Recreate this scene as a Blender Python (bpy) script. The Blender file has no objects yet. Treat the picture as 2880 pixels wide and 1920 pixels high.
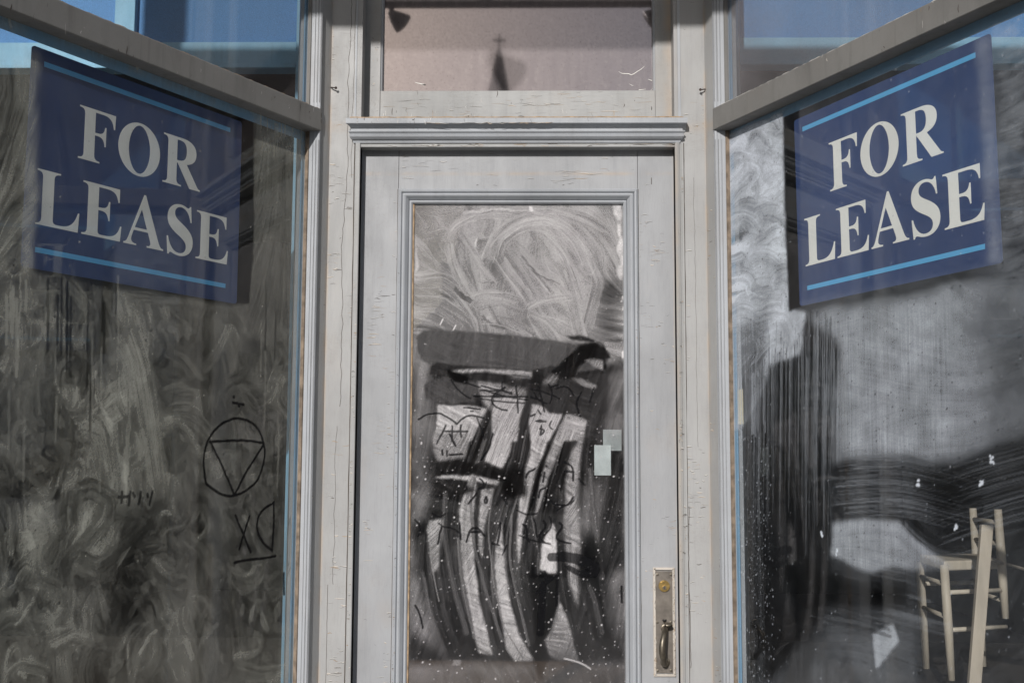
import bpy, math, random
import numpy as np
from mathutils import Vector, Matrix

# ------------------------------------------------------------------ camera, world, sun, exposure
sc = bpy.context.scene
COL = sc.collection
W, H, F = 2880.0, 1920.0, 3288.96
CR = np.array([0.99981511, 0.0187537, 0.00424705])
CU = np.array([-0.00223871, -0.10583975, 0.99438068])
CF = np.array([-0.01909782, 0.99420634, 0.1057782])
CAM = np.array([0.0, -3.0, 1.45])
cd = bpy.data.cameras.new('camera')
cam = bpy.data.objects.new('camera', cd); COL.objects.link(cam)
cd.sensor_width = 36; cd.lens = 36 * F / W; cd.clip_start = .05; cd.clip_end = 600
cam.matrix_world = Matrix(((CR[0], CU[0], -CF[0], CAM[0]), (CR[1], CU[1], -CF[1], CAM[1]), (CR[2], CU[2], -CF[2], CAM[2]), (0, 0, 0, 1)))
sc.camera = cam
SUN_AZ, SUN_EL = math.radians(14.5), math.radians(24)
sun_dir = Vector((-math.sin(SUN_AZ) * math.cos(SUN_EL), -math.cos(SUN_AZ) * math.cos(SUN_EL), math.sin(SUN_EL)))
wd = bpy.data.worlds.new('World'); sc.world = wd; wd.use_nodes = True
wn = wd.node_tree.nodes; wn.clear()
sky = wn.new('ShaderNodeTexSky'); sky.sky_type = 'NISHITA'; sky.sun_disc = False
sky.sun_elevation = SUN_EL; sky.sun_rotation = math.radians(180) + SUN_AZ
sky.dust_density = 1.0
bg = wn.new('ShaderNodeBackground'); bg.inputs[1].default_value = 0.1
wo = wn.new('ShaderNodeOutputWorld')
wd.node_tree.links.new(sky.outputs[0], bg.inputs[0]); wd.node_tree.links.new(bg.outputs[0], wo.inputs[0])
sl = bpy.data.lights.new('sun', 'SUN'); sl.energy = 3.75; sl.angle = math.radians(.5); sl.color = (1, .97, .94)
so = bpy.data.objects.new('sun', sl); COL.objects.link(so)
so.rotation_euler = sun_dir.to_track_quat('Z', 'Y').to_euler()
sc.view_settings.view_transform = 'Standard'; sc.view_settings.look = 'None'
sc.view_settings.exposure = 0.0; sc.view_settings.gamma = 1
sc.cycles.transparent_max_bounces = 16; sc.cycles.max_bounces = 8
sc.cycles.sample_clamp_indirect = 4
random.seed(7)
RNG = np.random.default_rng(11)

# ------------------------------------------------------------------ geometry of the photograph: rays onto real planes
def ray(px, py):
    return CF + CR * (px - W / 2) / F - CU * (py - H / 2) / F
def onY(px, py, Y=0.0):
    r = ray(px, py); t = (Y - CAM[1]) / r[1]
    return CAM + r * t
class Wall:
    def __init__(s, C, d, n):
        s.C = np.array([C[0], C[1], 0.]); s.d = np.array([d[0], d[1], 0.]); s.n = np.array([n[0], n[1], 0.])
    def P(s, u, w, z):
        p = s.C + s.d * u + s.n * w; return (float(p[0]), float(p[1]), float(z))
    def on(s, px, py, w):
        r = ray(px, py); O = s.C + s.n * w
        t = ((O - CAM) @ s.n) / (r @ s.n); p = CAM + r * t
        return float((p - s.C) @ s.d), float(p[2])
WL = Wall((-.54051554, 0), (-.48097535, -.87673411), (-.87673411, .48097535))
WR = Wall((.44739103, 0), (.42576791, -.90483241), (.90483241, .42576791))
class Front:
    def P(s, u, w, z): return (float(u), float(w), float(z))
    def on(s, px, py, w):
        p = onY(px, py, w); return float(p[0]), float(p[2])
FR = Front()
ZT, ZB = 2.3736, 2.3137

# ------------------------------------------------------------------ materials
def newmat(name):
    m = bpy.data.materials.new(name); m.use_nodes = True
    n = m.node_tree.nodes; n.clear()
    return m, n, m.node_tree.links
def N(n, t, **k):
    o = n.new(t)
    for a, b in k.items(): setattr(o, a, b)
    return o
def mixc(n, l, fac, a, b):
    m = n.new('ShaderNodeMix'); m.data_type = 'RGBA'
    if hasattr(fac, 'is_output') or hasattr(fac, 'links'): l.new(fac, m.inputs[0])
    else: m.inputs[0].default_value = fac
    for s, v in ((m.inputs[6], a), (m.inputs[7], b)):
        if isinstance(v, tuple): s.default_value = (*v, 1)
        else: l.new(v, s)
    return m.outputs[2]
def ramp(n, l, src, p0, p1, v0=0., v1=1.):
    r = n.new('ShaderNodeMapRange'); l.new(src, r.inputs[0])
    r.inputs[1].default_value = p0; r.inputs[2].default_value = p1
    r.inputs[3].default_value = v0; r.inputs[4].default_value = v1
    return r.outputs[0]
def mth(n, l, op, a, b=None):
    m = n.new('ShaderNodeMath'); m.operation = op
    for i, v in enumerate((a, b)):
        if v is None: continue
        if isinstance(v, (int, float)): m.inputs[i].default_value = v
        else: l.new(v, m.inputs[i])
    return m.outputs[0]
def noise(n, l, vec, scale, detail=4, sx=(1, 1, 1), rough=.55, dist=0):
    mp = n.new('ShaderNodeMapping'); mp.inputs[3].default_value = sx
    l.new(vec, mp.inputs[0])
    t = n.new('ShaderNodeTexNoise'); t.inputs['Scale'].default_value = scale; t.inputs['Detail'].default_value = detail
    t.inputs['Roughness'].default_value = rough; t.inputs['Distortion'].default_value = dist
    l.new(mp.outputs[0], t.inputs[0]); return t.outputs[0]

def paint(name, base, rough=.5, stain=.5, crack=(1, 1, 1), crack_amt=.5, grime=.15, bump=.25, stain_col=(.45, .32, .2), bands=(), streak=.3):
    """old oil paint on wood: brush grain, chalky patches, hairline cracks along `crack`, ochre stains"""
    m, n, l = newmat(name)
    geo = n.new('ShaderNodeNewGeometry'); v = geo.outputs['Position']
    big = noise(n, l, v, 3.5, 5)
    med = noise(n, l, v, 22, 5, (1, 1, .35))
    fine = noise(n, l, v, 260, 3, (1, 1, .12) if crack[2] >= crack[0] else (.12, 1, 1))
    dk = tuple(c * .72 for c in base); lt = tuple(min(1, c * 1.12) for c in base)
    c = mixc(n, l, ramp(n, l, big, .3, .7), dk and tuple(x * .93 for x in base), lt)
    c = mixc(n, l, ramp(n, l, med, .52, .78, 0, grime * 1.6), c, dk)
    c = mixc(n, l, ramp(n, l, fine, .5, .8, 0, .35), c, tuple(x * .8 for x in base))
    warm = noise(n, l, v, 7, 6, (1, 1, .5))
    c = mixc(n, l, ramp(n, l, warm, .56, .74, 0, stain), c, tuple(a * .55 + b * .45 for a, b in zip(base, stain_col)))
    sx = n.new('ShaderNodeSeparateXYZ'); l.new(v, sx.inputs[0])
    for ax, p, wd_, amt in bands:                 # stains that run along a joint
        q = mth(n, l, 'ABSOLUTE', mth(n, l, 'SUBTRACT', sx.outputs[ax], p))
        k = mth(n, l, 'MULTIPLY', ramp(n, l, q, 0, wd_, 1, 0), ramp(n, l, noise(n, l, v, 14, 5), .34, .62, 0, amt))
        c = mixc(n, l, k, c, tuple(a * .25 + b * .75 for a, b in zip(base, stain_col)))
    st_ = noise(n, l, v, 55, 3, (1, 1, .07)); c = mixc(n, l, ramp(n, l, st_, .56, .78, 0, streak), c, tuple(x * .62 for x in base))
    gr = noise(n, l, v, 1.6, 6, (2.5, 1, 1), .62); c = mixc(n, l, ramp(n, l, gr, .5, .72, 0, .4), c, tuple(x * .6 for x in base))
    # hairline cracks: narrow band of a stretched noise, masked in patches
    ck = noise(n, l, v, 30, 2, crack, .5, .4)
    band = mth(n, l, 'ABSOLUTE', mth(n, l, 'SUBTRACT', ck, .5))
    mask = ramp(n, l, noise(n, l, v, 11, 3), .48, .6)
    line = mth(n, l, 'MULTIPLY', ramp(n, l, band, .0, .012, 1, 0), mask)
    c = mixc(n, l, mth(n, l, 'MULTIPLY', line, crack_amt), c, tuple(x * .42 for x in stain_col))
    b = n.new('ShaderNodeBsdfPrincipled'); l.new(c, b.inputs['Base Color'])
    l.new(ramp(n, l, med, .3, .7, rough - .08, rough + .12), b.inputs['Roughness'])
    b.inputs['Specular IOR Level'].default_value = .3
    bu = n.new('ShaderNodeBump'); bu.inputs['Strength'].default_value = bump; bu.inputs['Distance'].default_value = .0018
    h = mth(n, l, 'SUBTRACT', mth(n, l, 'ADD', med, mth(n, l, 'MULTIPLY', fine, .45)), mth(n, l, 'MULTIPLY', line, .8))
    l.new(h, bu.inputs['Height']); l.new(bu.outputs[0], b.inputs['Normal'])
    o = n.new('ShaderNodeOutputMaterial'); l.new(b.outputs[0], o.inputs[0])
    return m
def plain(name, base, rough=.6, var=.15, scale=20, metal=0, bump=.1, sx=(1, 1, 1), spec=.4, trans=0, detail=4):
    m, n, l = newmat(name)
    geo = n.new('ShaderNodeNewGeometry'); t = noise(n, l, geo.outputs['Position'], scale, detail, sx)
    c = mixc(n, l, ramp(n, l, t, .3, .7), tuple(x * (1 - var) for x in base), tuple(min(1, x * (1 + var)) for x in base))
    b = n.new('ShaderNodeBsdfPrincipled'); l.new(c, b.inputs['Base Color'])
    b.inputs['Roughness'].default_value = rough; b.inputs['Metallic'].default_value = metal
    b.inputs['Specular IOR Level'].default_value = spec
    bu = n.new('ShaderNodeBump'); bu.inputs['Strength'].default_value = bump; bu.inputs['Distance'].default_value = .002
    l.new(t, bu.inputs['Height']); l.new(bu.outputs[0], b.inputs['Normal'])
    o = n.new('ShaderNodeOutputMaterial'); s = b.outputs[0]
    if trans:
        tr = n.new('ShaderNodeBsdfTranslucent'); l.new(c, tr.inputs[0])
        mx = n.new('ShaderNodeMixShader'); mx.inputs[0].default_value = trans
        l.new(s, mx.inputs[1]); l.new(tr.outputs[0], mx.inputs[2]); s = mx.outputs[0]
    l.new(s, o.inputs[0]); return m

M = {}
M['post'] = paint('grey_paint_post', (.335, .333, .328), crack=(1.2, 1.2, 14), crack_amt=.4, stain=.22, bands=((0, -.5405, .006, .6), (0, .4474, .006, .55), (2, 2.335, .02, .5)))
M['door'] = paint('grey_paint_door', (.32, .325, .335), crack=(2, 2, 16), crack_amt=.25, stain=.32, bands=((0, .374, .013, .85), (2, 2.22, .008, .5)))
M['rail'] = paint('grey_paint_rail', (.325, .325, .32), crack=(9, 9, 2.2), crack_amt=.4, stain=.2, bands=((2, 2.358, .016, .8), (0, .36, .02, .7)))
M['mould'] = paint('bluish_paint_moulding', (.36, .375, .395), crack=(3, 3, 22), crack_amt=.45, stain=.2)
M['bar'] = paint('dark_grey_paint_bar', (.205, .20, .19), crack=(22, 22, 1.5), crack_amt=.35, stain=.2, grime=.4, stain_col=(.3, .2, .13), streak=.6)
M['crack'] = plain('crack_dark', (.06, .045, .035), .9)  # dark brown of the cracks drawn on the paint
M['ochre'] = plain('bare_wood_ochre', (.34, .24, .15), .8, .4, 60)
M['flake'] = plain('paint_flake', (.66, .64, .6), .6)
M['bead'] = paint('blue_paint_bead', (.20, .36, .52), crack=(3, 3, 10), crack_amt=.4, stain=.1)
M['putty'] = plain('old_putty', (.20, .155, .115), .85, .45, 45)
M['dark'] = plain('dark_void', (.012, .012, .013), .9)
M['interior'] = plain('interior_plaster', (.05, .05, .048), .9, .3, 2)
M['ceiling'] = plain('entry_ceiling_paint', (.3, .3, .29), .8)
M['lintel'] = plain('dark_lintel', (.07, .055, .05), .8)
M['brick'] = plain('brick_pier', (.22, .13, .1), .85, .3, 8)
M['white'] = plain('whitewashed_chair', (.46, .40, .32), .55, .15, 30, sx=(1, 1, .2))
M['plank'] = plain('pale_plank', (.36, .31, .25), .6, .22, 22, sx=(1, 1, .08))
M['brass'] = plain('old_brass', (.42, .29, .11), .38, .3, 90, metal=1)
M['bronze'] = plain('tarnished_bronze', (.19, .165, .13), .42, .35, 60, metal=.85, bump=.3)
M['plate'] = plain('worn_plate', (.16, .14, .12), .5, .3, 45, metal=.35, bump=.25)
M['cream'] = paint('cream_primer', (.50, .455, .40), crack=(4, 4, 10), crack_amt=.5, stain=.25)
M['navy'] = plain('navy_print', (.034, .064, .18), .35, .12, 6, trans=.15)
M['sky_print'] = plain('light_blue_print', (.13, .48, .82), .4, .05, 6, trans=.15)
M['white_print'] = plain('white_print', (.92, .905, .86), .5, .04, 8, trans=.15)
M['iron'] = plain('rusty_iron', (.05, .035, .03), .7, .4, 90)
M['black'] = plain('black_metal', (.02, .019, .018), .5)
M['blue_board'] = plain('blue_board', (.085, .26, .55), .55, .22, 420, bump=.5, detail=2)
M['blue_rail'] = paint('pale_blue_rail', (.26, .50, .68), crack=(10, 10, 2), crack_amt=.3, stain=.08)
M['slate'] = plain('spire_slate', (.05, .045, .05), .8)
M['stone'] = plain('church_stone', (.25, .22, .2), .9, .3, 1)
M['tape'] = plain('yellowed_tape', (.62, .55, .38), .6)
M['greycard'] = plain('grey_card', (.26, .28, .28), .7, .3, 14)
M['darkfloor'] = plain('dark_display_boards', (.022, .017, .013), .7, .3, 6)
M['card'] = plain('white_card', (.42, .45, .45), .6, .3, 12)
M['pave'] = plain('pavement_concrete', (.28, .27, .25), .9, .2, 3)
M['road'] = plain('asphalt', (.05, .05, .052), .9, .3, 10)

def floor_mat():
    m, n, l = newmat('brown_floorboards')
    geo = n.new('ShaderNodeNewGeometry'); v = geo.outputs['Position']
    sx = n.new('ShaderNodeSeparateXYZ'); l.new(v, sx.inputs[0])
    fr = mth(n, l, 'FRACT', mth(n, l, 'MULTIPLY', sx.outputs[0], 9))
    gap = ramp(n, l, mth(n, l, 'ABSOLUTE', mth(n, l, 'SUBTRACT', fr, .5)), .47, .5)
    c = mixc(n, l, noise(n, l, v, 4, 4, (6, .4, 1)), (.06, .036, .02), (.13, .08, .048))
    c = mixc(n, l, gap, c, (.02, .012, .008))
    b = n.new('ShaderNodeBsdfPrincipled'); l.new(c, b.inputs[0]); b.inputs['Roughness'].default_value = .5
    o = n.new('ShaderNodeOutputMaterial'); l.new(b.outputs[0], o.inputs[0]); return m
M['floor'] = floor_mat()

def glass_mat(name, film=(.62, .62, .61), gloss=.07, through=(.965, .975, .975), fine_sx=(1, 1, 1), amp=1.0, trl=.2):
    """window glass; the vertex value 'wash' is how much dried whitewash lies on it, 'ink' is black marker"""
    m, n, l = newmat(name)
    geo = n.new('ShaderNodeNewGeometry'); v = geo.outputs['Position']
    tr = n.new('ShaderNodeBsdfTransparent'); tr.inputs[0].default_value = (*through, 1)
    gl = n.new('ShaderNodeBsdfGlossy'); gl.inputs['Roughness'].default_value = .015
    lw = n.new('ShaderNodeLayerWeight'); lw.inputs[0].default_value = .5
    fr = mth(n, l, 'ADD', mth(n, l, 'MULTIPLY', mth(n, l, 'POWER', lw.outputs['Facing'], 5), .9), gloss)
    mx = n.new('ShaderNodeMixShader'); l.new(fr, mx.inputs[0]); l.new(tr.outputs[0], mx.inputs[1]); l.new(gl.outputs[0], mx.inputs[2])
    a = n.new('ShaderNodeAttribute'); a.attribute_name = 'wash'
    fn = noise(n, l, v, 420, 2, fine_sx)
    f = mth(n, l, 'MULTIPLY', a.outputs['Fac'], ramp(n, l, fn, .25, .75, 1 - .32 * amp, 1 + .3 * amp))
    w = mth(n, l, 'MINIMUM', f, .97)
    big = noise(n, l, v, 2.2, 3)
    fc = mixc(n, l, ramp(n, l, big, .35, .65), film, tuple(c * k for c, k in zip(film, (.95, .93, .95))))
    df = n.new('ShaderNodeBsdfDiffuse'); l.new(fc, df.inputs[0])
    tl = n.new('ShaderNodeBsdfTranslucent'); l.new(fc, tl.inputs[0])
    m2 = n.new('ShaderNodeMixShader'); m2.inputs[0].default_value = trl; l.new(df.outputs[0], m2.inputs[1]); l.new(tl.outputs[0], m2.inputs[2])
    m3 = n.new('ShaderNodeMixShader'); l.new(w, m3.inputs[0]); l.new(mx.outputs[0], m3.inputs[1]); l.new(m2.outputs[0], m3.inputs[2])
    k = n.new('ShaderNodeAttribute'); k.attribute_name = 'ink'
    ik = n.new('ShaderNodeBsdfDiffuse'); ik.inputs[0].default_value = (.008, .008, .009, 1)
    m4 = n.new('ShaderNodeMixShader'); l.new(mth(n, l, 'MULTIPLY', k.outputs['Fac'], .93), m4.inputs[0]); l.new(m3.outputs[0], m4.inputs[1]); l.new(ik.outputs[0], m4.inputs[2])
    o = n.new('ShaderNodeOutputMaterial'); l.new(m4.outputs[0], o.inputs[0]); return m
M['clean'] = glass_mat('street_glass', (.4, .4, .4), .06)
M['glass_door'] = glass_mat('washed_door_glass', (.74, .72, .72), .04, trl=.1)
M['glass_left'] = glass_mat('washed_left_glass', (.75, .745, .64), .04, trl=.15, amp=.45)
M['glass_right'] = glass_mat('washed_right_glass', (.68, .735, .80), .04, trl=.1, amp=.6)  # film colour tinted blue in place of a bluish reflection on this pane
M['glass_clear'] = glass_mat('dusty_clear_glass', (.40, .38, .38), .07)
def transom_mat():
    m, n, l = newmat('pink_backed_glass')
    geo = n.new('ShaderNodeNewGeometry'); v = geo.outputs['Position']
    st = noise(n, l, v, 16, 4, (3.2, 1, .35)); sp = noise(n, l, v, 230, 2)
    sc2 = noise(n, l, v, 90, 4, (1, 1, .6)); c = mixc(n, l, ramp(n, l, st, .35, .7), (.12, .105, .108), (.15, .132, .132)); c = mixc(n, l, ramp(n, l, sc2, .55, .75, 0, .5), c, (.22, .2, .19))
    c = mixc(n, l, ramp(n, l, sp, .66, .72, 0, .8), c, (.06, .045, .04))
    b = n.new('ShaderNodeBsdfDiffuse'); l.new(c, b.inputs[0])
    g = n.new('ShaderNodeBsdfGlossy'); g.inputs['Roughness'].default_value = .03; g.inputs[0].default_value = (.95, .86, .87, 1)
    mx = n.new('ShaderNodeMixShader'); l.new(ramp(n, l, sp, .2, .8, .2, .13), mx.inputs[0]); l.new(b.outputs[0], mx.inputs[1]); l.new(g.outputs[0], mx.inputs[2])
    o = n.new('ShaderNodeOutputMaterial'); l.new(mx.outputs[0], o.inputs[0]); return m
M['transom'] = transom_mat()

# ------------------------------------------------------------------ mesh builder
class MB:
    def __init__(s): s.v = []; s.f = []; s.m = []; s.slots = []
    def slot(s, name):
        if name not in s.slots: s.slots.append(name)
        return s.slots.index(name)
    def add(s, vs, fs, mat):
        o = len(s.v); s.v += [tuple(map(float, p)) for p in vs]; k = s.slot(mat)
        for f in fs: s.f.append([i + o for i in f]); s.m.append(k)
    def box(s, fr, u0, u1, w0, w1, z0, z1, mat):
        vs = [fr.P(u, w, z) for z in (z0, z1) for w in (w0, w1) for u in (u0, u1)]
        s.add(vs, [(0, 1, 3, 2), (4, 6, 7, 5), (0, 4, 5, 1), (2, 3, 7, 6), (0, 2, 6, 4), (1, 5, 7, 3)], mat)
    def prism_z(s, fr, prof, z0, z1, mat):          # profile (u,w) swept up
        n = len(prof); vs = [fr.P(u, w, z0) for u, w in prof] + [fr.P(u, w, z1) for u, w in prof]
        s.add(vs, [(i, (i + 1) % n, n + (i + 1) % n, n + i) for i in range(n)] + [tuple(range(n))[::-1], tuple(range(n, 2 * n))], mat)
    def prism_u(s, fr, prof, u0, u1, mat, miter0=0, miter1=0):   # profile (w,z) swept along u
        n = len(prof); zb = min(p[1] for p in prof)
        vs = [fr.P(u0 + miter0 * (z - zb), w, z) for w, z in prof] + [fr.P(u1 + miter1 * (z - zb), w, z) for w, z in prof]
        s.add(vs, [(i, (i + 1) % n, n + (i + 1) % n, n + i) for i in range(n)] + [tuple(range(n))[::-1], tuple(range(n, 2 * n))], mat)
    def frame(s, fr, u0, u1, z0, z1, prof, mat):
        """mitred frame; prof = (t, w): t inward from the outer rectangle"""
        ring = []
        for t, w in prof:
            ring.append([fr.P(u0 + t, w, z0 + t), fr.P(u1 - t, w, z0 + t), fr.P(u1 - t, w, z1 - t), fr.P(u0 + t, w, z1 - t)])
        n = len(ring); vs = [p for r in ring for p in r]
        fs = [(a * 4 + k, a * 4 + (k + 1) % 4, ((a + 1) % n) * 4 + (k + 1) % 4, ((a + 1) % n) * 4 + k) for a in range(n) for k in range(4)]
        s.add(vs, fs, mat)
    def ribbon(s, fr, pts, width, w, mat, taper=True):
        """a thin sliver 0.3 mm proud of a painted face: crack, scratch or flake edge"""
        P = np.array(pts, float); n = len(P); T = np.gradient(P, axis=0); T /= (np.linalg.norm(T, axis=1, keepdims=True) + 1e-9)
        Nn = np.stack([-T[:, 1], T[:, 0]], 1)
        k = np.ones(n) if not taper else np.sin(np.linspace(.12, math.pi - .12, n)) ** .5
        a = P + Nn * (width * .5 * k)[:, None]; b = P - Nn * (width * .5 * k)[:, None]
        vs = [fr.P(u, w, z) for u, z in a] + [fr.P(u, w, z) for u, z in b]
        s.add(vs, [(i, i + 1, n + i + 1, n + i) for i in range(n - 1)], mat)
    def tube(s, pts, radii, mat, seg=12, flat=1.0):
        P = [Vector(p) for p in pts]; n = len(P)
        if isinstance(radii, (int, float)): radii = [radii] * n
        up = Vector((0, 0, 1)); vs = []; prev = None
        for i in range(n):
            t = (P[min(i + 1, n - 1)] - P[max(i - 1, 0)]).normalized()
            if prev is None:
                a = t.cross(up) if abs(t.z) < .95 else t.cross(Vector((0, 1, 0)))
            else: a = prev - t * prev.dot(t)
            a.normalize(); prev = a; b = t.cross(a)
            for k in range(seg):
                q = 2 * math.pi * k / seg
                vs.append(P[i] + (a * math.cos(q) + b * math.sin(q) * flat) * radii[i])
        fs = [(i * seg + k, i * seg + (k + 1) % seg, (i + 1) * seg + (k + 1) % seg, (i + 1) * seg + k) for i in range(n - 1) for k in range(seg)]
        fs += [tuple(range(seg))[::-1], tuple(range((n - 1) * seg, n * seg))]
        s.add(vs, fs, mat)
    def build(s, name, parent=None, smooth=False, bevel=0):
        me = bpy.data.meshes.new(name); me.from_pydata(s.v, [], s.f); me.validate()
        for k in s.slots: me.materials.append(M[k])
        if len(me.polygons) == len(s.m): me.polygons.foreach_set('material_index', s.m)
        if smooth: me.polygons.foreach_set('use_smooth', [True] * len(me.polygons))
        import bmesh
        bm = bmesh.new(); bm.from_mesh(me); bmesh.ops.recalc_face_normals(bm, faces=bm.faces); bm.to_mesh(me); bm.free()
        o = bpy.data.objects.new(name, me); COL.objects.link(o)
        if parent: o.parent = parent
        if bevel:
            b = o.modifiers.new('bevel', 'BEVEL'); b.width = bevel; b.segments = 2; b.limit_method = 'ANGLE'; b.angle_limit = math.radians(40)
        return o
def thing(name, label, cat, group=None):
    o = bpy.data.objects.new(name, None); COL.objects.link(o); o['label'] = label; o['category'] = cat
    if group: o['group'] = group
    return o
def tag(o, label, cat, group=None):
    o['label'] = label; o['category'] = cat
    if group: o['group'] = group
    return o
def struct(o): o['kind'] = 'structure'; return o

# scattered paint checks on a face: short slivers, dark with a pale or ochre lip
def checks(mb, fr, u0, u1, z0, z1, w, n, horizontal=True, L=(.006, .03), seed=0, ochre=.35, width=.0011):
    r = random.Random(seed)
    cl = [(r.uniform(u0, u1), r.uniform(z0, z1), r.uniform(.3, 1.2)) for _ in range(max(2, n // 9))]
    for _ in range(n):
        cu, cz, cs = r.choice(cl)
        u = min(max(r.gauss(cu, (u1 - u0) * .22 * cs), u0), u1); z = min(max(r.gauss(cz, min(.045, (z1 - z0) * .3) * cs), z0), z1)
        if r.random() < .2: u = r.uniform(u0, u1); z = r.uniform(z0, z1)
        ln = r.uniform(*L) * r.choice((.5, .8, 1, 1.3))
        k = 6; pts = []; ph = r.uniform(0, 6); am = r.uniform(.0003, .0016)
        for i in range(k):
            t = i / (k - 1) - .5
            if horizontal: pts.append((u + t * ln, z + math.sin(ph + t * 5) * am))
            else: pts.append((u + math.sin(ph + t * 5) * am, z + t * ln))
        pts = [(min(max(a, u0), u1), b) for a, b in pts]
        wd_ = width * r.choice((.35, .5, .7, .9, 1.5))
        mb.ribbon(fr, pts, wd_, w - .0003, 'ochre' if r.random() < ochre else 'crack')
        if r.random() < .5:
            mb.ribbon(fr, [(a, b + (.0011 if horizontal else 0)) for a, b in pts], wd_ * .8, w - .0004, 'flake')
def long_crack(mb, fr, u, z0, z1, w, width=.0012, amp=.003, seed=0, lean=0):
    r = random.Random(seed); k = int((z1 - z0) / .012) + 2; x = 0; pts = []
    for i in range(k):
        x = x * .93 + r.uniform(-1, 1) * amp * .35
        pts.append((u + x + lean * i / k, z0 + (z1 - z0) * i / (k - 1)))
    mb.ribbon(fr, pts, width, w - .0003, 'crack', False)

# ------------------------------------------------------------------ the setting
RECESS = .036      # door face behind the casing
SASH = .055        # transom sash behind the casing
b = MB(); b.box(FR, -60, 60, -120, -4.6, -.3, -.12, 'road'); struct(b.build('road'))
b = MB(); b.box(FR, -30, 30, -4.6, 12, -.3, 0, 'pave'); struct(b.build('pavement'))
b = MB(); b.box(FR, -4.2, 4.2, .30, 10.5, .004, .03, 'floor'); struct(b.build('shop_floor'))
b = MB()
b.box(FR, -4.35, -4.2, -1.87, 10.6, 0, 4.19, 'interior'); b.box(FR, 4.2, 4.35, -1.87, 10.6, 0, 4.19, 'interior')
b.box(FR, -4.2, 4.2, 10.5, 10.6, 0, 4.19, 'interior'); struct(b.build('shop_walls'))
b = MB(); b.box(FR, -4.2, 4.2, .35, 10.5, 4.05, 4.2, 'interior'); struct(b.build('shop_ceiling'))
ZTOP = 4.05; YF = -2.0
UEL = 1.87 / .87673; UER = 1.87 / .90483
EL_, ER_ = WL.P(UEL, .02, 0), WR.P(UER, .02, 0)
b = MB(); b.box(FR, -8, 8, YF, -1.88, 4.05, 7.0, 'brick'); tag(b.build('upper_facade'), 'brick shop front wall above the recessed entry', 'wall')
b = MB(); b.box(FR, EL_[0] - .02, ER_[0] + .02, YF, -1.88, 3.527, 3.615, 'lintel'); tag(b.build('entry_beam'), 'dark timber beam across the mouth of the entry', 'beam')
b = MB(); b.box(FR, -4.2, 4.2, -1.87, .349, 4.051, 4.2, 'interior'); struct(b.build('entry_ceiling'))
for x0, x1, lb in ((-4.34, EL_[0] - .05, 'left'), (ER_[0] + .05, 4.34, 'right')):
    t = thing('street_window', 'large street front shop window on the %s side of the entry' % lb, 'window', 'street front windows')
    b = MB(); b.box(FR, x0, x1, -1.98, -1.88, 0, .62, 'post'); b.build('bulkhead', t)
    b = MB(); b.box(FR, x0 + .06, x1 - .06, -1.935, -1.930, .62, 4.05, 'clean'); b.build('pane', t)
    for a_ in (x0, x1 - .06): b = MB(); b.box(FR, a_, a_ + .06, -1.98, -1.88, .6201, 4.05, 'post'); b.build('mullion', t)

# ------------------------------------------------------------------ door frame with corner posts and cornice
def X(px, py=1150, Y=0.): return float(onY(px, py, Y)[0])
def Z(py, px=1450, Y=0.): return float(onY(px, py, Y)[2])
XLo, XRo = -.5405, .4474
XLj, XRj = X(1000.6), X(1905.5)       # opening edges
ZHEAD = Z(413)                        # underside of the head
ZC0, ZC1 = Z(403), Z(341)             # cornice
UA = .044                             # reveal width on each splayed wall
frame = thing('door_frame', 'old grey painted timber door frame with corner posts and moulded cornice', 'door frame')
for wl, xo, xj, sg, seed in ((WL, XLo, XLj, 1, 3), (WR, XRo, XRj, -1, 5)):
    class Plan:
        def P(s, u, w, z): return (u, w, z)
    p = Plan(); mb = MB()
    q1 = wl.P(UA, 0, 0)[:2]; q2 = wl.P(UA, .07, 0)[:2]; q3 = wl.P(.02, .12, 0)[:2]
    prof = [(xo, 0), (xj, 0), (xj, .13), (q3[0], .13), q2, q1]
    mb.prism_z(p, prof, 0, ZTOP, 'post')
    lo, hi = min(xo, xj) + .002, max(xo, xj) - .004
    checks(mb, FR, lo, hi, .85, 2.9, 0, 60, seed=seed, L=(.006, .022))
    checks(mb, FR, lo + .02, hi, .85, 1.5, 0, 55, seed=seed + 20, L=(.008, .022))
    checks(mb, wl, .004, UA - .004, .85, 2.3, 0, 45 if sg < 0 else 8, seed=seed + 40, L=(.006, .014), ochre=.7)
    if sg > 0:
        long_crack(mb, FR, X(957), 1.6, 2.85, 0, .0011, .006, 1, X(965) - X(957)); long_crack(mb, FR, X(977), 2.2, 2.8, 0, .0008, .003, 4)
        long_crack(mb, FR, X(932), .9, 1.15, 0, .001, .002, 14); long_crack(mb, FR, X(945), 1.15, 1.55, 0, .0008, .005, 15)
    else:
        long_crack(mb, FR, X(1935), .95, 1.35, 0, .0013, .003, 8); long_crack(mb, FR, X(1962), 1.5, 2.2, 0, .0006, .003, 9)
    mb.build('corner_post', frame, bevel=.0016)
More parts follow.
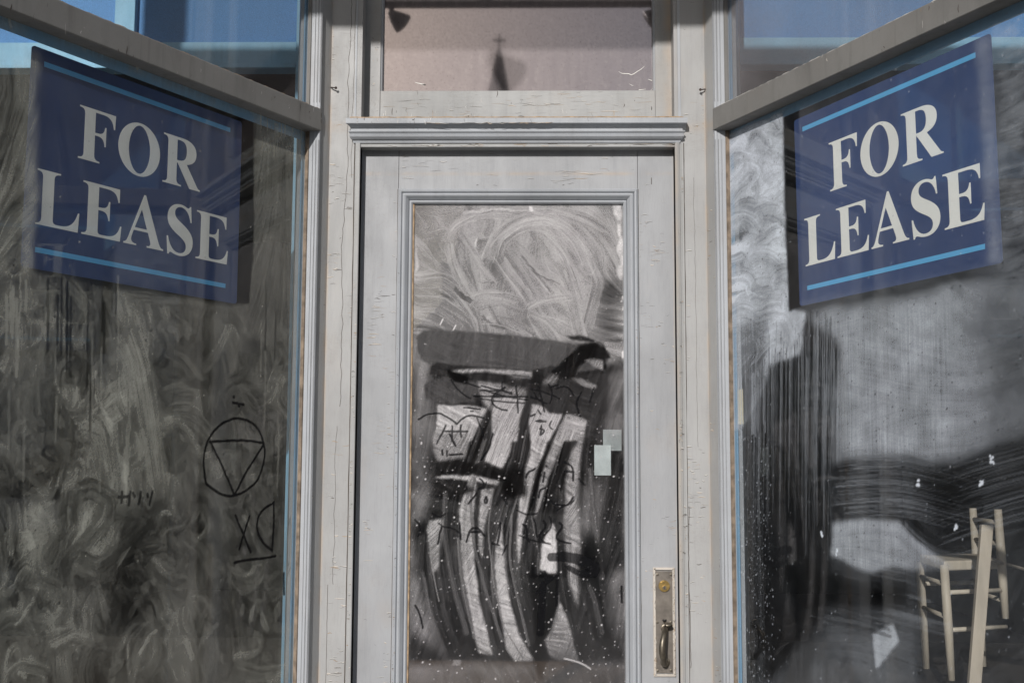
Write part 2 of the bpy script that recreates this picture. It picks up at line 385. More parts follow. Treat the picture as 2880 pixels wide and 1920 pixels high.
# stop beads: thin strip nearest the opening, split from the post by a dark groove
for x0, x1, g, sd in ((X(986), X(1000.6) - .0, X(984.5), 1), (X(1905.5), X(1930), X(1931), 2)):
    mb = MB()
    mb.prism_z(FR, [(x0, -.0025), (x0 + .0015, -.004), (x1 - .0015, -.004), (x1, -.0025), (x1, .03), (x0, .03)] if sd == 1 else
               [(x0, .012), (x0, -.002), (x0 + .006, -.006), (x0 + .012, -.003), (x0 + .014, .0005), (x0 + .018, -.003), (x1, -.003), (x1, .03), (x0, .03)], 0, ZC0 - .0, 'rail')
    checks(mb, FR, x0 + .002, x1 - .002, .85, 2.2, -.0062 if sd == 2 else -.004, 60, seed=sd + 60, L=(.004, .01))
    long_crack(mb, FR, g, .85, ZC0, -.0003, .0022, .0008, 30 + sd)
    mb.build('stop_bead', frame)
mb = MB(); mb.box(FR, XLj, XRj, .0, .06, ZHEAD, ZC0 + .01, 'rail')
checks(mb, FR, XLj, XRj, ZHEAD + .002, ZC0 - .002, 0, 40, seed=71, L=(.008, .05))
mb.build('head', frame, bevel=.001)
# inner jamb linings (visible between casing and door)
mb = MB(); mb.box(FR, XLj - .03, XLj - .0006, .03, .14, 0, ZTOP, 'post'); mb.build('jamb_lining', frame)
# cornice: fillet, cove, ovolo, mitred returns
XC0, XC1 = X(978, 350), X(1929, 350)
h = ZC1 - ZC0
prof = [(0, ZC0), (-.004, ZC0), (-.006, ZC0 + .10 * h), (-.012, ZC0 + .14 * h), (-.018, ZC0 + .22 * h), (-.0195, ZC0 + .30 * h), (-.017, ZC0 + .32 * h), (-.018, ZC0 + .36 * h),
        (-.0225, ZC0 + .42 * h), (-.023, ZC0 + .46 * h), (-.014, ZC0 + .49 * h), (-.013, ZC0 + .58 * h), (-.016, ZC0 + .66 * h), (-.024, ZC0 + .72 * h),
        (-.031, ZC0 + .735 * h), (-.033, ZC0 + .76 * h), (-.033, ZC0 + .96 * h), (-.031, ZC1), (.03, ZC1 + .006), (.03, ZC0)]
mb = MB(); n_ = len(prof)
# returns follow the profile: each end steps in where the profile is shallower
vs = []
for end, sg in ((XC0, 1), (XC1, -1)):
    for w, z in prof: vs.append((end + sg * (.033 + max(w, -.033)) * .55 if w < .02 else end + sg * .0, w if w < .02 else .03, z))
mb.add(vs, [(i, (i + 1) % n_, n_ + (i + 1) % n_, n_ + i) for i in range(n_)] + [tuple(range(n_))[::-1], tuple(range(n_, 2 * n_))], 'mould')
checks(mb, FR, XC0 + .03, XC1 - .02, ZC0 + .77 * h, ZC0 + .95 * h, -.033, 26, horizontal=False, seed=91, L=(.004, .012), ochre=.1)
checks(mb, FR, XC0 + .2, XC0 + .65, ZC0 + .72 * h, ZC0 + .76 * h, -.0335, 16, seed=92, L=(.02, .06), ochre=.1)
mb.ribbon(FR, [(XC0 + .01 + (XC1 - XC0 - .02) * i / 60, ZC1 + .0015 + .001 * math.sin(i * 1.7) * math.sin(i * .6)) for i in range(61)], .003, -.0305, 'ochre', False)
mb.build('cornice', frame)
for px, py in ((935, 249), (1980, 254)):
    q = onY(px, py, 0); mb = MB(); sgn = 1 if px < 1200 else -1
    mb.tube([(q[0] - .006 * sgn, .004, q[2] + .004), (q[0], -.008, q[2]), (q[0] + .011 * sgn, -.013, q[2] - .003)], [.0016, .0016, .0016], 'iron', 8)
    mb.tube([(q[0] + .011 * sgn, -.013, q[2] - .003), (q[0] + .012 * sgn, -.0145, q[2] - .0033)], .0036, 'iron', 10)
    mb.build('nail', frame)

# ------------------------------------------------------------------ transom window
tw = thing('transom_window', 'pink backed transom window over the door reflecting a church spire', 'window')
ZS0 = ZC1 + .004; XS0, XS1 = X(1013, 200), X(1897, 200)
gx0, gz0 = FR.on(1072, 262, SASH + .02); gx1, _ = FR.on(1841, 262, SASH + .02)
mb = MB()
mb.box(FR, XS0 - .01, gx0, SASH, SASH + .045, ZS0 - .02, ZTOP, 'rail'); mb.box(FR, gx1, XS1 + .01, SASH, SASH + .045, ZS0 - .02, ZTOP, 'rail')
checks(mb, FR, XS0 + .022, gx0 - .004, ZS0, gz0 + .16, SASH, 12, seed=100, L=(.003, .009))
mb.build('sash_stile', tw, bevel=.0015)
mb = MB(); mb.box(FR, gx0 + .0001, gx1 - .0001, SASH + .0012, SASH + .045, ZS0 - .02, gz0, 'rail')
checks(mb, FR, gx0 + .01, gx1 - .01, ZS0 + .012, gz0 - .004, SASH + .0012, 46, horizontal=False, seed=101, L=(.005, .016), ochre=.2)
checks(mb, FR, gx0 + .01, gx1 - .01, ZS0 + .012, gz0 - .004, SASH + .0012, 60, seed=102, L=(.01, .05), ochre=.4, width=.0007)
mb.build('sash_rail', tw, bevel=.0015)
# glazing bead
mb = MB()
for a, c in ((gx0, 1), (gx1, -1)):
    mb.prism_z(FR, [(a, SASH + .003), (a + c * .004, SASH + .006), (a + c * .006, SASH + .012), (a + c * .006, SASH + .02), (a, SASH + .02)], gz0, ZTOP, 'mould')
mb.build('glazing_bead', tw)
mb = MB(); mb.box(FR, gx0 - .01, gx1 + .01, SASH + .02, SASH + .026, gz0 - .01, ZTOP, 'transom'); mb.build('pane', tw)
mb = MB(); r = random.Random(5)
pts = [(gx0 + (gx1 - gx0) * i / 70, gz0 + .0015 + r.uniform(0, .0022)) for i in range(71)]
mb.ribbon(FR, pts, .004, SASH + .0195, 'flake', False)
for i in range(5):
    a = r.uniform(gx0, gx1) if i > 1 else r.uniform(gx1 - .05, gx1); zz = gz0 + r.uniform(.002, .012 if i > 14 else .035)
    mb.ribbon(FR, [(a, zz), (a + r.uniform(-.01, .01), zz + r.uniform(-.004, .006)), (a + r.uniform(-.02, .02), zz + .004)], r.uniform(.001, .004), SASH + .0193, 'flake')
sx0, sz0 = FR.on(1740, 202, SASH + .02)
mb.ribbon(FR, [(sx0 + a * .001, sz0 + c * .001) for a, c in ((0, 0), (8, -5), (18, -6), (26, -6), (34, -9), (40, -7), (50, 0), (60, 6), (70, 15))], .0022, SASH + .0193, 'flake')
mb.build('paint_remnant', tw)
# side jambs of the transom opening
mb = MB(); mb.box(FR, XS0 - .013, XS0 - .009, -.002, SASH, ZC1 + .002, ZTOP, 'mould'); mb.box(FR, XS1 + .008, XS1 + .015, -.004, SASH, ZC1 + .002, ZTOP, 'mould')
mb.build('jamb_bead', tw)

# ------------------------------------------------------------------ door
door = thing('shop_door', 'grey panelled shop door with tall smeared glass pane and bronze handle plate', 'door')
Yd = RECESS
XD0, XD1 = XLj - .0005, XRj + .001
mx0, mx1 = X(1111.6, 1150, Yd), X(1797.8, 1150, Yd)
mz1 = Z(532, 1450, Yd)
gd0, gd1 = X(1157.3, 1150, Yd + .012), X(1757, 1150, Yd + .012); gdz1 = Z(571, 1450, Yd + .012)
ZD0, GZ0, ZDT = .02, .70, ZHEAD + .012
mb = MB(); mb.box(FR, XD0, mx0 - .0006, Yd, Yd + .045, ZD0, ZDT, 'door')
checks(mb, FR, XD0 + .02, mx0 - .004, .85, 2.2, Yd, 60, seed=201, L=(.006, .03), width=.0008, ochre=.5)
checks(mb, FR, mx0 - .02, mx0 - .002, .85, 2.2, Yd, 50, seed=204, L=(.004, .012), width=.0008)
mb.build('stile', door, bevel=.001)
mb = MB(); mb.box(FR, mx1 + .0006, XD1, Yd, Yd + .045, ZD0, ZDT, 'door')
checks(mb, FR, mx1 + .004, XD1 - .004, .85, 2.2, Yd, 110, seed=202, L=(.006, .02), width=.0008, ochre=.4)
q = onY(1832, 500, Yd); long_crack(mb, FR, q[0], q[2] - .018, q[2], Yd, .0016, .001, 77)
mb.build('stile', door, bevel=.001)
mb = MB(); mb.box(FR, mx0 + .0006, mx1 - .0006, Yd + .0004, Yd + .045, mz1 - .0, ZDT, 'door')
checks(mb, FR, mx0 + .01, mx1 - .01, mz1 + .006, ZDT - .02, Yd + .0004, 40, seed=203, L=(.01, .05), width=.0008)
for px, py in ((1342, 521), (1584, 521)):
    q = onY(px, py, Yd); mb.ribbon(FR, [(q[0] - .002, q[2]), (q[0] + .003, q[2] + .001)], .004, Yd - .0001, 'iron')
mb.build('top_rail', door, bevel=.001)
mb = MB(); mb.box(FR, mx0 + .0006, mx1 - .0006, Yd + .0004, Yd + .045, ZD0, GZ0 - .035, 'door'); mb.build('bottom_rail', door, bevel=.001)
# applied moulding round the glass: bead, quirk, ogee, bead
t2 = gd0 - mx0
prof = [(0, Yd + .01), (0, Yd - .006), (.12 * t2, Yd - .011), (.22 * t2, Yd - .0095), (.27 * t2, Yd - .004), (.32 * t2, Yd - .009), (.42 * t2, Yd - .011), (.50 * t2, Yd - .009),
        (.66 * t2, Yd + .001), (.70 * t2, Yd + .006), (.74 * t2, Yd + .0015), (.84 * t2, Yd - .001), (.92 * t2, Yd + .003), (.95 * t2, Yd + .014), (.95 * t2, Yd + .03), (0, Yd + .03)]
mb = MB(); mb.frame(FR, mx0, mx1, GZ0 - .035, mz1, prof, 'mould')
checks(mb, FR, mx0 + .003, mx0 + .22 * t2, .86, 2.1, Yd - .0112, 60, seed=210, L=(.003, .006), width=.0007)
checks(mb, FR, mx1 - .22 * t2, mx1 - .003, .86, 2.1, Yd - .0112, 60, seed=211, L=(.003, .006), width=.0007)
long_crack(mb, FR, mx0 - .0008, .85, mz1, Yd - .0003, .0015, .0006, 31); long_crack(mb, FR, mx1 + .001, .85, mz1, Yd - .0003, .0015, .0006, 32)
mb.build('glass_moulding', door)
mb = MB()
for a, c in ((gd0, 1), (gd1, -1)):
    mb.prism_z(FR, [(a - c * .003, Yd + .006), (a + c * .001, Yd + .007), (a + c * .0022, Yd + .0119), (a - c * .003, Yd + .0119)], GZ0, gdz1, 'ochre')
mb.build('putty_line', door)

# ------------------------------------------------------------------ whitewash painter
def vnoise(shape, cell, seed, cellx=None):
    r = np.random.default_rng(seed); cy, cx = cell, cellx or cell
    gy, gx = int(shape[0] / cy) + 3, int(shape[1] / cx) + 3
    g = r.random((gy, gx)); y = np.arange(shape[0]) / cy; x = np.arange(shape[1]) / cx
    iy, ix = y.astype(int), x.astype(int); fy, fx = y - iy, x - ix
    fy = fy * fy * (3 - 2 * fy); fx = fx * fx * (3 - 2 * fx)
    a = g[iy][:, ix]; b_ = g[iy][:, ix + 1]; c = g[iy + 1][:, ix]; d = g[iy + 1][:, ix + 1]
    return (a * (1 - fx) + b_ * fx) * (1 - fy)[:, None] + (c * (1 - fx) + d * fx) * fy[:, None]
def fbm(shape, cell, seed, octv=4, cellx=None):
    o = np.zeros(shape); a = 1; s = 0
    for k in range(octv):
        o += a * vnoise(shape, max(cell / 2 ** k, 1.01), seed + k * 13, None if cellx is None else max(cellx / 2 ** k, 1.01)); s += a; a *= .55
    return o / s
def blur(a, k):
    for ax in (0, 1):
        c = np.cumsum(np.concatenate([np.repeat(np.take(a, [0], ax), k + 1, ax), a, np.repeat(np.take(a, [-1], ax), k, ax)], ax), ax)
        n = a.shape[ax]
        a = (np.take(c, range(2 * k + 1, 2 * k + 1 + n), ax) - np.take(c, range(0, n), ax)) / (2 * k + 1)
    return a
def lic(theta, seed, L=14):
    sh = theta.shape; nz = np.random.default_rng(seed).random(sh); acc = nz.copy(); cnt = 1
    for sgn in (1, -1):
        y, x = np.mgrid[0:sh[0], 0:sh[1]].astype(float)
        for k in range(L):
            iy = np.clip(y.astype(int), 0, sh[0] - 1); ix = np.clip(x.astype(int), 0, sh[1] - 1)
            t = theta[iy, ix]; x += sgn * np.cos(t); y += sgn * np.sin(t)
            iy = np.clip(y.astype(int), 0, sh[0] - 1); ix = np.clip(x.astype(int), 0, sh[1] - 1)
            acc += nz[iy, ix]; cnt += 1
    acc /= cnt; acc = (acc - acc.mean()) / acc.std()
    return acc
def lic2(theta, nz, L):
    sh = theta.shape; acc = nz.copy(); c, s_ = np.cos(theta), np.sin(theta)
    for sgn in (1, -1):
        y, x = np.mgrid[0:sh[0], 0:sh[1]].astype(float)
        for k in range(L // 2):
            iy = np.clip(y.astype(int), 0, sh[0] - 1); ix = np.clip(x.astype(int), 0, sh[1] - 1)
            x += sgn * 2 * c[iy, ix]; y += sgn * 2 * s_[iy, ix]
            iy = np.clip(y.astype(int), 0, sh[0] - 1); ix = np.clip(x.astype(int), 0, sh[1] - 1); acc += nz[iy, ix]
    return (acc - acc.mean()) / acc.std()
def sstep(a, lo, hi):
    t = np.clip((a - lo) / (hi - lo), 0, 1); return t * t * (3 - 2 * t)

class Canvas:
    """a pane's surface in its own metres; strokes arrive as points on the pane"""
    def __init__(s, fr, w, u0, u1, z0, z1, cell=.0022, flip=False):
        s.fr, s.w, s.u0, s.u1, s.z0, s.z1, s.c = fr, w, u0, u1, z0, z1, cell
        s.nx = int((u1 - u0) / cell) + 1; s.ny = int((z1 - z0) / cell) + 1
        s.sh = (s.ny, s.nx); s.W = np.zeros(s.sh); s.I = np.zeros(s.sh); s.dx = np.ones(s.sh); s.dy = np.zeros(s.sh)
        s.jy, s.jx = np.mgrid[0:s.ny, 0:s.nx].astype(float)
        s.wx = (fbm(s.sh, 40, 901) - .5); s.wy = (fbm(s.sh, 40, 902) - .5); s.wx2 = (fbm(s.sh, 14, 903) - .5) * 2; s.wy2 = (fbm(s.sh, 14, 904) - .5) * 2
    def pt(s, px, py):
        u, z = s.fr.on(px, py, s.w); return ((u - s.u0) / s.c, (z - s.z0) / s.c)
    def pts(s, P, k): return np.array([s.pt(x * k, y * k) if not callable(k) else s.pt(*k(x, y)) for x, y in P])
    def poly(s, P, k, soft=2, warp=8):
        q = s.pts(P, k); X_ = s.jx + s.wx * warp; Y_ = s.jy + s.wy * warp
        ins = np.zeros(s.sh, bool); n = len(q)
        for i in range(n):
            x1, y1 = q[i]; x2, y2 = q[(i + 1) % n]
            if y1 == y2: continue
            c = ((y1 > Y_) != (y2 > Y_)) & (X_ < (x2 - x1) * (Y_ - y1) / (y2 - y1) + x1)
            ins ^= c
        a = ins.astype(float)
        return blur(blur(a, soft), soft) if soft else a
    def stroke(s, P, k, width, seed=0, bristle=7.0, hard=.8, ragged=.45, warp=None):
        if warp is None: warp = min(3.5, .16 * (max(width) if isinstance(width, (tuple, list)) else width))
        """returns (mask, bristle 0..1, side -1..1); width in cells, may be (start, mid, end)"""
        q = s.pts(P, k); d = np.r_[0, np.cumsum(np.hypot(*np.diff(q, axis=0).T))]
        n = max(6, int(d[-1] / 7)); t = np.linspace(0, d[-1], n)
        # smooth resample
        fx = np.interp(t, d, q[:, 0]); fy = np.interp(t, d, q[:, 1])
        for _ in range(3):
            fx[1:-1] = (fx[:-2] + fx[1:-1] * 2 + fx[2:]) / 4; fy[1:-1] = (fy[:-2] + fy[1:-1] * 2 + fy[2:]) / 4
        wd_ = np.interp(np.linspace(0, 1, n), np.linspace(0, 1, len(width)), width) if isinstance(width, (tuple, list)) else np.full(n, float(width))
        R = wd_.max() / 2 + 4
        x0, x1 = int(max(0, fx.min() - R)), int(min(s.nx, fx.max() + R)); y0, y1 = int(max(0, fy.min() - R)), int(min(s.ny, fy.max() + R))
        if x1 <= x0 or y1 <= y0: return None
        jx = s.jx[y0:y1, x0:x1] + s.wx2[y0:y1, x0:x1] * warp; jy = s.jy[y0:y1, x0:x1] + s.wy2[y0:y1, x0:x1] * warp
        best = np.full(jx.shape, 1e9); side = np.zeros(jx.shape); tt = np.zeros(jx.shape); ww = np.ones(jx.shape)
        for i in range(n - 1):
            ax, ay, bx, by = fx[i], fy[i], fx[i + 1], fy[i + 1]; vx, vy = bx - ax, by - ay; L2 = vx * vx + vy * vy + 1e-9
            h_ = np.clip(((jx - ax) * vx + (jy - ay) * vy) / L2, 0, 1)
            dx, dy = jx - ax - h_ * vx, jy - ay - h_ * vy; dd = dx * dx + dy * dy
            m = dd < best
            best = np.where(m, dd, best); side = np.where(m, np.sign(vx * dy - vy * dx), side)
            tt = np.where(m, (i + h_) / n, tt); ww = np.where(m, wd_[i] + (wd_[i + 1] - wd_[i]) * h_, ww)
        dist = np.sqrt(best) * side; rel = dist / (ww / 2 + 1e-6)
        r = np.random.default_rng(seed); nb = 64
        b1 = r.random(nb * 2); b2 = r.random(nb * 2)
        ph = (rel * .5 + .5) * max(2, ww.max() / bristle * 2.2); i0 = np.clip(ph.astype(int), 0, nb * 2 - 2); f = ph - i0
        br = (b1[i0] * (1 - f) + b1[i0 + 1] * f) * (1 - tt) + (b2[i0] * (1 - f) + b2[i0 + 1] * f) * tt
        edge = sstep(1 - np.abs(rel), 0, max(.02, 2.0 / (ww.max() / 2 + 1) * (1.4 - hard)))
        f1 = r.random(900); f2 = r.random(900); pf = (rel * .5 + .5) * ww.max() * .8 + 4; j0 = np.clip(pf.astype(int), 0, 898); ff = pf - j0
        fine = (f1[j0] * (1 - ff) + f1[j0 + 1] * ff) * (1 - tt) + (f2[j0] * (1 - ff) + f2[j0 + 1] * ff) * tt
        br = .55 * br + .45 * fine
        if ragged:
            tc = tt * d[-1]; Lr = ww.max() * ragged; es = r.random(nb * 2); ee = es[i0] * (1 - f) + es[i0 + 1] * f
            edge = edge * sstep(tc - ee * Lr, -.5, 2.5) * sstep((d[-1] - tc) - (1 - ee) * Lr * 1.3 - .25 * Lr * np.abs(rel), -.5, 3.5)
        return (slice(y0, y1), slice(x0, x1)), edge, br, rel, tt
    def paint(s, P, k, width, val, a=1., seed=0, bristle=7., var=.5, ridge=0., arr=None, hard=.8, fade=0, tex=0.):
        r = s.stroke(P, k, width, seed, bristle, hard)
        if r is None: return
        sl, e, br, rel, tt = r; T = s.W if arr is None else arr
        m = e * a * (1 - var * br * (0 if tex else 1))
        if tex: val = np.clip(val + (br - .5) * tex, 0, 1)
        if fade: m = m * (1 - fade * tt)
        T[sl] = T[sl] * (1 - m) + val * m
        if ridge: T[sl] += ridge * e * sstep(np.abs(rel), .72, .95) * (1 - .5 * br)
    def sweep(s, P, k, width, val=None, a=.5, rim=0., seed=0, soft=.5, ragged=.3):
        """one wipe of the cloth: turns the grain of the film to follow the stroke and shifts its thickness"""
        q = s.pts(P, k); d = np.r_[0, np.cumsum(np.hypot(*np.diff(q, axis=0).T))]
        r = s.stroke(P, k, width, seed, 5, 1 - soft, ragged, 4)
        if r is None: return
        sl, e, br, rel, tt = r
        n = 40; t = np.linspace(0, d[-1], n); fx = np.interp(t, d, q[:, 0]); fy = np.interp(t, d, q[:, 1])
        for _ in range(3):
            fx[1:-1] = (fx[:-2] + fx[1:-1] * 2 + fx[2:]) / 4; fy[1:-1] = (fy[:-2] + fy[1:-1] * 2 + fy[2:]) / 4
        gx, gy = np.gradient(fx), np.gradient(fy); g = np.hypot(gx, gy) + 1e-9
        ix = np.clip((tt * n).astype(int), 0, n - 1); tx, ty = (gx / g)[ix], (gy / g)[ix]
        m = np.clip(e * 1.3, 0, 1)
        s.dx[sl] = s.dx[sl] * (1 - m) + tx * m; s.dy[sl] = s.dy[sl] * (1 - m) + ty * m
        if val is not None:
            mv = e * a * (.55 + .45 * br); s.W[sl] = s.W[sl] * (1 - mv) + val * mv
        if rim: s.W[sl] += rim * e * sstep(np.abs(rel), .78, .93) * (1 - sstep(np.abs(rel), .95, 1.0)) * (.4 + .6 * br)
    def grain(s, seed, L=22, coarse=2):
        th = np.arctan2(s.dy, s.dx); a = lic(th, seed, L)
        nz = np.random.default_rng(seed + 1).random(s.sh); b = lic2(th, blur(nz, coarse), int(L * 1.4))
        return a * .55 + b * .65
    def ink(s, P, k, width=2.4, a=1.):
        r = s.stroke(P, k, width, 0, 7, .6, 0, 1.2)
        if r is None: return
        sl, e, br, rel, tt = r; s.I[sl] = np.maximum(s.I[sl], e * a)
    def specks(s, n, seed, r0=.5, r1=1.3, val=.9, region=None, add=1.0):
        r = np.random.default_rng(seed)
        for _ in range(n):
            x, y = (r.random() * s.nx, r.random() * s.ny) if region is None else (region[0] + r.random() * (region[1] - region[0]), region[2] + r.random() * (region[3] - region[2]))
            R = r0 + (r1 - r0) * r.random() ** 3; k = int(R + 2); xi, yi = int(x), int(y)
            sl = (slice(max(0, yi - k), min(s.ny, yi + k + 1)), slice(max(0, xi - k), min(s.nx, xi + k + 1)))
            d = np.hypot(s.jx[sl] - x, s.jy[sl] - y); m = np.clip(R + .5 - d, 0, 1) * add
            s.W[sl] = s.W[sl] * (1 - m) + val * m
    def build(s, name, mat, parent, thick=.004):
        W_ = np.clip(s.W, 0, 1.0); I_ = np.clip(s.I, 0, 1)
        u = s.u0 + s.jx * s.c; z = s.z0 + s.jy * s.c
        u = np.minimum(u, s.u1); z = np.minimum(z, s.z1)
        if isinstance(s.fr, Front): C, d, nn = np.zeros(3), np.array([1., 0, 0]), np.array([0., 1, 0])
        else: C, d, nn = s.fr.C, s.fr.d, s.fr.n
        def coords(w):
            co = C[None, None] + d[None, None] * u[..., None] + nn[None, None] * w; co = np.array(np.broadcast_to(co, s.sh + (3,))); co[..., 2] = z
            return co.reshape(-1, 3)
        A = coords(s.w); nv = len(A)
        bk = np.array([list(s.fr.P(a, s.w + thick, c)) for a, c in ((s.u0, s.z0), (s.u1, s.z0), (s.u1, s.z1), (s.u0, s.z1))])
        V = np.concatenate([A, bk]); idx = np.arange(nv).reshape(s.sh)
        Q = np.stack([idx[:-1, :-1], idx[:-1, 1:], idx[1:, 1:], idx[1:, :-1]], -1).reshape(-1, 4)
        if s.flipn: Q = Q[:, ::-1]
        b4 = np.array([[nv, nv + 3, nv + 2, nv + 1]]) if not s.flipn else np.array([[nv, nv + 1, nv + 2, nv + 3]])
        Q = np.concatenate([Q, b4])
        me = bpy.data.meshes.new(name); me.vertices.add(len(V)); me.vertices.foreach_set('co', V.astype(np.float32).ravel())
        me.loops.add(Q.size); me.loops.foreach_set('vertex_index', Q.astype(np.int32).ravel())
        me.polygons.add(len(Q)); me.polygons.foreach_set('loop_start', np.arange(0, Q.size, 4, dtype=np.int32)); me.polygons.foreach_set('loop_total', np.full(len(Q), 4, np.int32))
        me.update(calc_edges=True)
        for nm, arr in (('wash', W_), ('ink', I_)):
            at = me.attributes.new(nm, 'FLOAT', 'POINT'); at.data.foreach_set('value', np.concatenate([arr.ravel(), np.zeros(4)]).astype(np.float32))
        me.materials.append(M[mat]); o = bpy.data.objects.new(name, me); COL.objects.link(o); o.parent = parent
        return o
    flipn = False
D2 = W / 2352.0                       # full-photo notes are in 2352 px wide coordinates
z1 = lambda s_, ox, oy: (lambda x, y: (ox + x / s_, oy + y / s_))

# ---------------------------------------------------------------- door glass
cv = Canvas(FR, Yd + .012, gd0 - .004, gd1 + .004, GZ0 - .01, gdz1 + .004, .0019)
k4, k5 = z1(2.24, 1100, 540), z1(2.24, 1100, 1220)
sh = cv.sh

th = -.9 + (fbm(sh, 120, 5) - .5) * 3; cv.dx, cv.dy = np.cos(th), np.sin(th)
sc_ = 1 / 2.24 / F * 3.05 / cv.c      # crop pixels -> cells
base = .50 + (fbm(sh, 70, 21) - .5) * .22; cv.W = base.copy()
m = cv.poly([(360, 120), (1300, 90), (1420, 300), (1290, 600), (1250, 940), (600, 900), (380, 700), (350, 330)], k4, 14, 20); cv.W += m * .10
m = cv.poly([(1300, 600), (1460, 560), (1460, 900), (1420, 960), (1310, 900)], k4, 9, 14); cv.W *= (1 - m * .5)
m = cv.poly([(140, 80), (350, 80), (340, 560), (400, 880), (140, 900)], k4, 14, 14); cv.W *= (1 - m * .12)
for i, (P, w, v, a) in enumerate([
    ([(150, 560), (300, 540), (420, 620), (520, 760)], 120, .50, .5), ([(150, 700), (300, 700), (450, 800)], 120, .46, .5), ([(180, 280), (300, 240), (400, 280)], 90, .5, .5), ([(160, 120), (300, 130), (420, 110)], 60, .5, .5),
    ([(1100, 110), (1280, 200), (1380, 330)], 80, .52, .6), ([(980, 130), (1180, 210), (1300, 350), (1310, 480)], 90, .56, .6), ([(1240, 380), (1310, 560), (1230, 860)], 90, .56, .5), ([(1120, 600), (1160, 760), (1200, 920)], 90, .6, .5),
    ([(350, 340), (375, 240), (460, 165), (580, 135), (720, 140), (840, 175)], 74, .62, .7), ([(400, 210), (560, 130), (740, 105), (1000, 110), (1200, 140), (1350, 230)], 60, .58, .6),
    ([(440, 130), (700, 105), (880, 120)], 22, .85, .8),
    ([(370, 300), (390, 440), (450, 560), (540, 700)], 84, .60, .7), ([(430, 250), (520, 380), (560, 460), (640, 560)], 60, .52, .7), ([(470, 240), (560, 270), (640, 330)], 40, .62, .6), ([(520, 330), (530, 290), (600, 280), (680, 320)], 30, .48, .7),
    ([(700, 340), (820, 480), (930, 650), (1010, 800)], 90, .54, .7), ([(640, 380), (700, 470), (800, 590), (870, 700)], 84, .63, .7), ([(760, 300), (900, 440), (1040, 560), (1110, 640)], 60, .58, .7),
    ([(610, 430), (640, 310), (730, 220), (850, 165), (960, 160), (1080, 210), (1180, 320), (1240, 480)], 92, .64, .75), ([(660, 470), (690, 340), (780, 270), (900, 225), (1020, 290), (1090, 400), (1130, 520), (1160, 610)], 60, .55, .7),
    ([(880, 260), (980, 370), (1060, 480), (1110, 600)], 36, .46, .7), ([(960, 240), (1080, 350), (1170, 500), (1210, 660)], 50, .66, .7), ([(860, 480), (960, 540), (1060, 580)], 12, .3, .8), ([(820, 400), (930, 530), (1000, 650)], 16, .36, .7),
    ([(490, 730), (505, 660), (560, 635), (700, 640), (780, 670)], 56, .64, .75), ([(520, 720), (660, 690), (800, 740)], 60, .56, .7), ([(560, 810), (640, 780), (760, 810), (870, 880)], 60, .58, .7),
    ([(840, 800), (850, 740), (920, 690), (1020, 670), (1110, 660)], 60, .66, .75), ([(860, 760), (960, 800), (1030, 880), (1050, 920)], 54, .58, .7), ([(940, 770), (1040, 790), (1100, 830)], 24, .68, .7),
    ([(390, 600), (430, 650), (500, 690)], 36, .25, .8), ([(560, 770), (620, 840), (720, 860)], 26, .3, .7), ([(540, 560), (600, 580), (640, 560)], 12, .3, .6), ([(600, 700), (680, 840), (760, 900)], 30, .4, .5),
]): cv.sweep(P, k4, w * sc_, v, a, .16 if w > 30 else .05, 40 + i)
g = cv.grain(71, 26); cv.W += g * (.055 + .04 * fbm(sh, 40, 72))
# thin bright lines where the cloth's edge left paint
for i, P in enumerate([[(370, 250), (420, 190), (520, 150), (640, 130), (760, 140)], [(620, 350), (660, 290), (740, 230), (850, 180), (900, 172)], [(780, 270), (900, 226), (1000, 260), (1090, 380), (1160, 560)], [(960, 250), (1080, 370), (1160, 500), (1200, 640)],
        [(500, 660), (560, 630), (700, 635)], [(850, 740), (920, 692), (1100, 664)], [(640, 400), (720, 520), (840, 680)], [(860, 470), (1000, 640)], [(560, 830), (660, 825), (820, 890)], [(1000, 110), (1180, 150), (1330, 250)], [(960, 180), (1060, 230), (1150, 330), (1210, 460)], [(380, 320), (400, 420), (480, 580)]]):
    cv.paint(P, k4, 3.2 if i % 2 else 2.2, .82, .55, 30 + i, var=.7)
e = cv.poly([(1405, 80), (1475, 80), (1475, 620), (1440, 520), (1435, 300), (1415, 180)], k4, 2, 30); cv.W = np.maximum(cv.W, e * (.5 + .6 * fbm(sh, 9, 78)))
e = cv.poly([(135, 380), (150, 240), (170, 470), (150, 560), (140, 560)], k4, 2, 10); cv.W = np.maximum(cv.W, e * .8)
e = cv.poly([(1452, 600), (1478, 600), (1478, 1568), (1452, 1568)], k4, 2, 8); cv.W = np.maximum(cv.W, e * 1.3 * sstep(fbm(sh, 7, 77), .3, .7))
e = cv.poly([(1450, -20), (1478, -20), (1478, 1568), (1450, 1568)], k5, 2, 8); cv.W = np.maximum(cv.W, e * 1.1 * sstep(fbm(sh, 7, 79), .35, .75))
e = cv.poly([(102, -20), (120, -20), (118, 1568), (100, 1568)], k5, 1, 6); cv.W = np.maximum(cv.W, e * .9 * sstep(fbm(sh, 8, 80), .4, .7))
cv.paint([(880, 80), (880, 120), (900, 125)], k4, 5, .95, 1, var=.1); cv.paint([(310, 830), (325, 800)], k4, 2.4, .95, 1, var=.1, ragged=0) if False else None
for P in ([(310, 832), (325, 800)], [(392, 870), (408, 838)], [(680, 992), (742, 990)]):
    r_ = cv.stroke(P, k4, 2.6, 1, 7, .8, 0, .5); cv.W[r_[0]] = np.maximum(cv.W[r_[0]], r_[1] * .9)
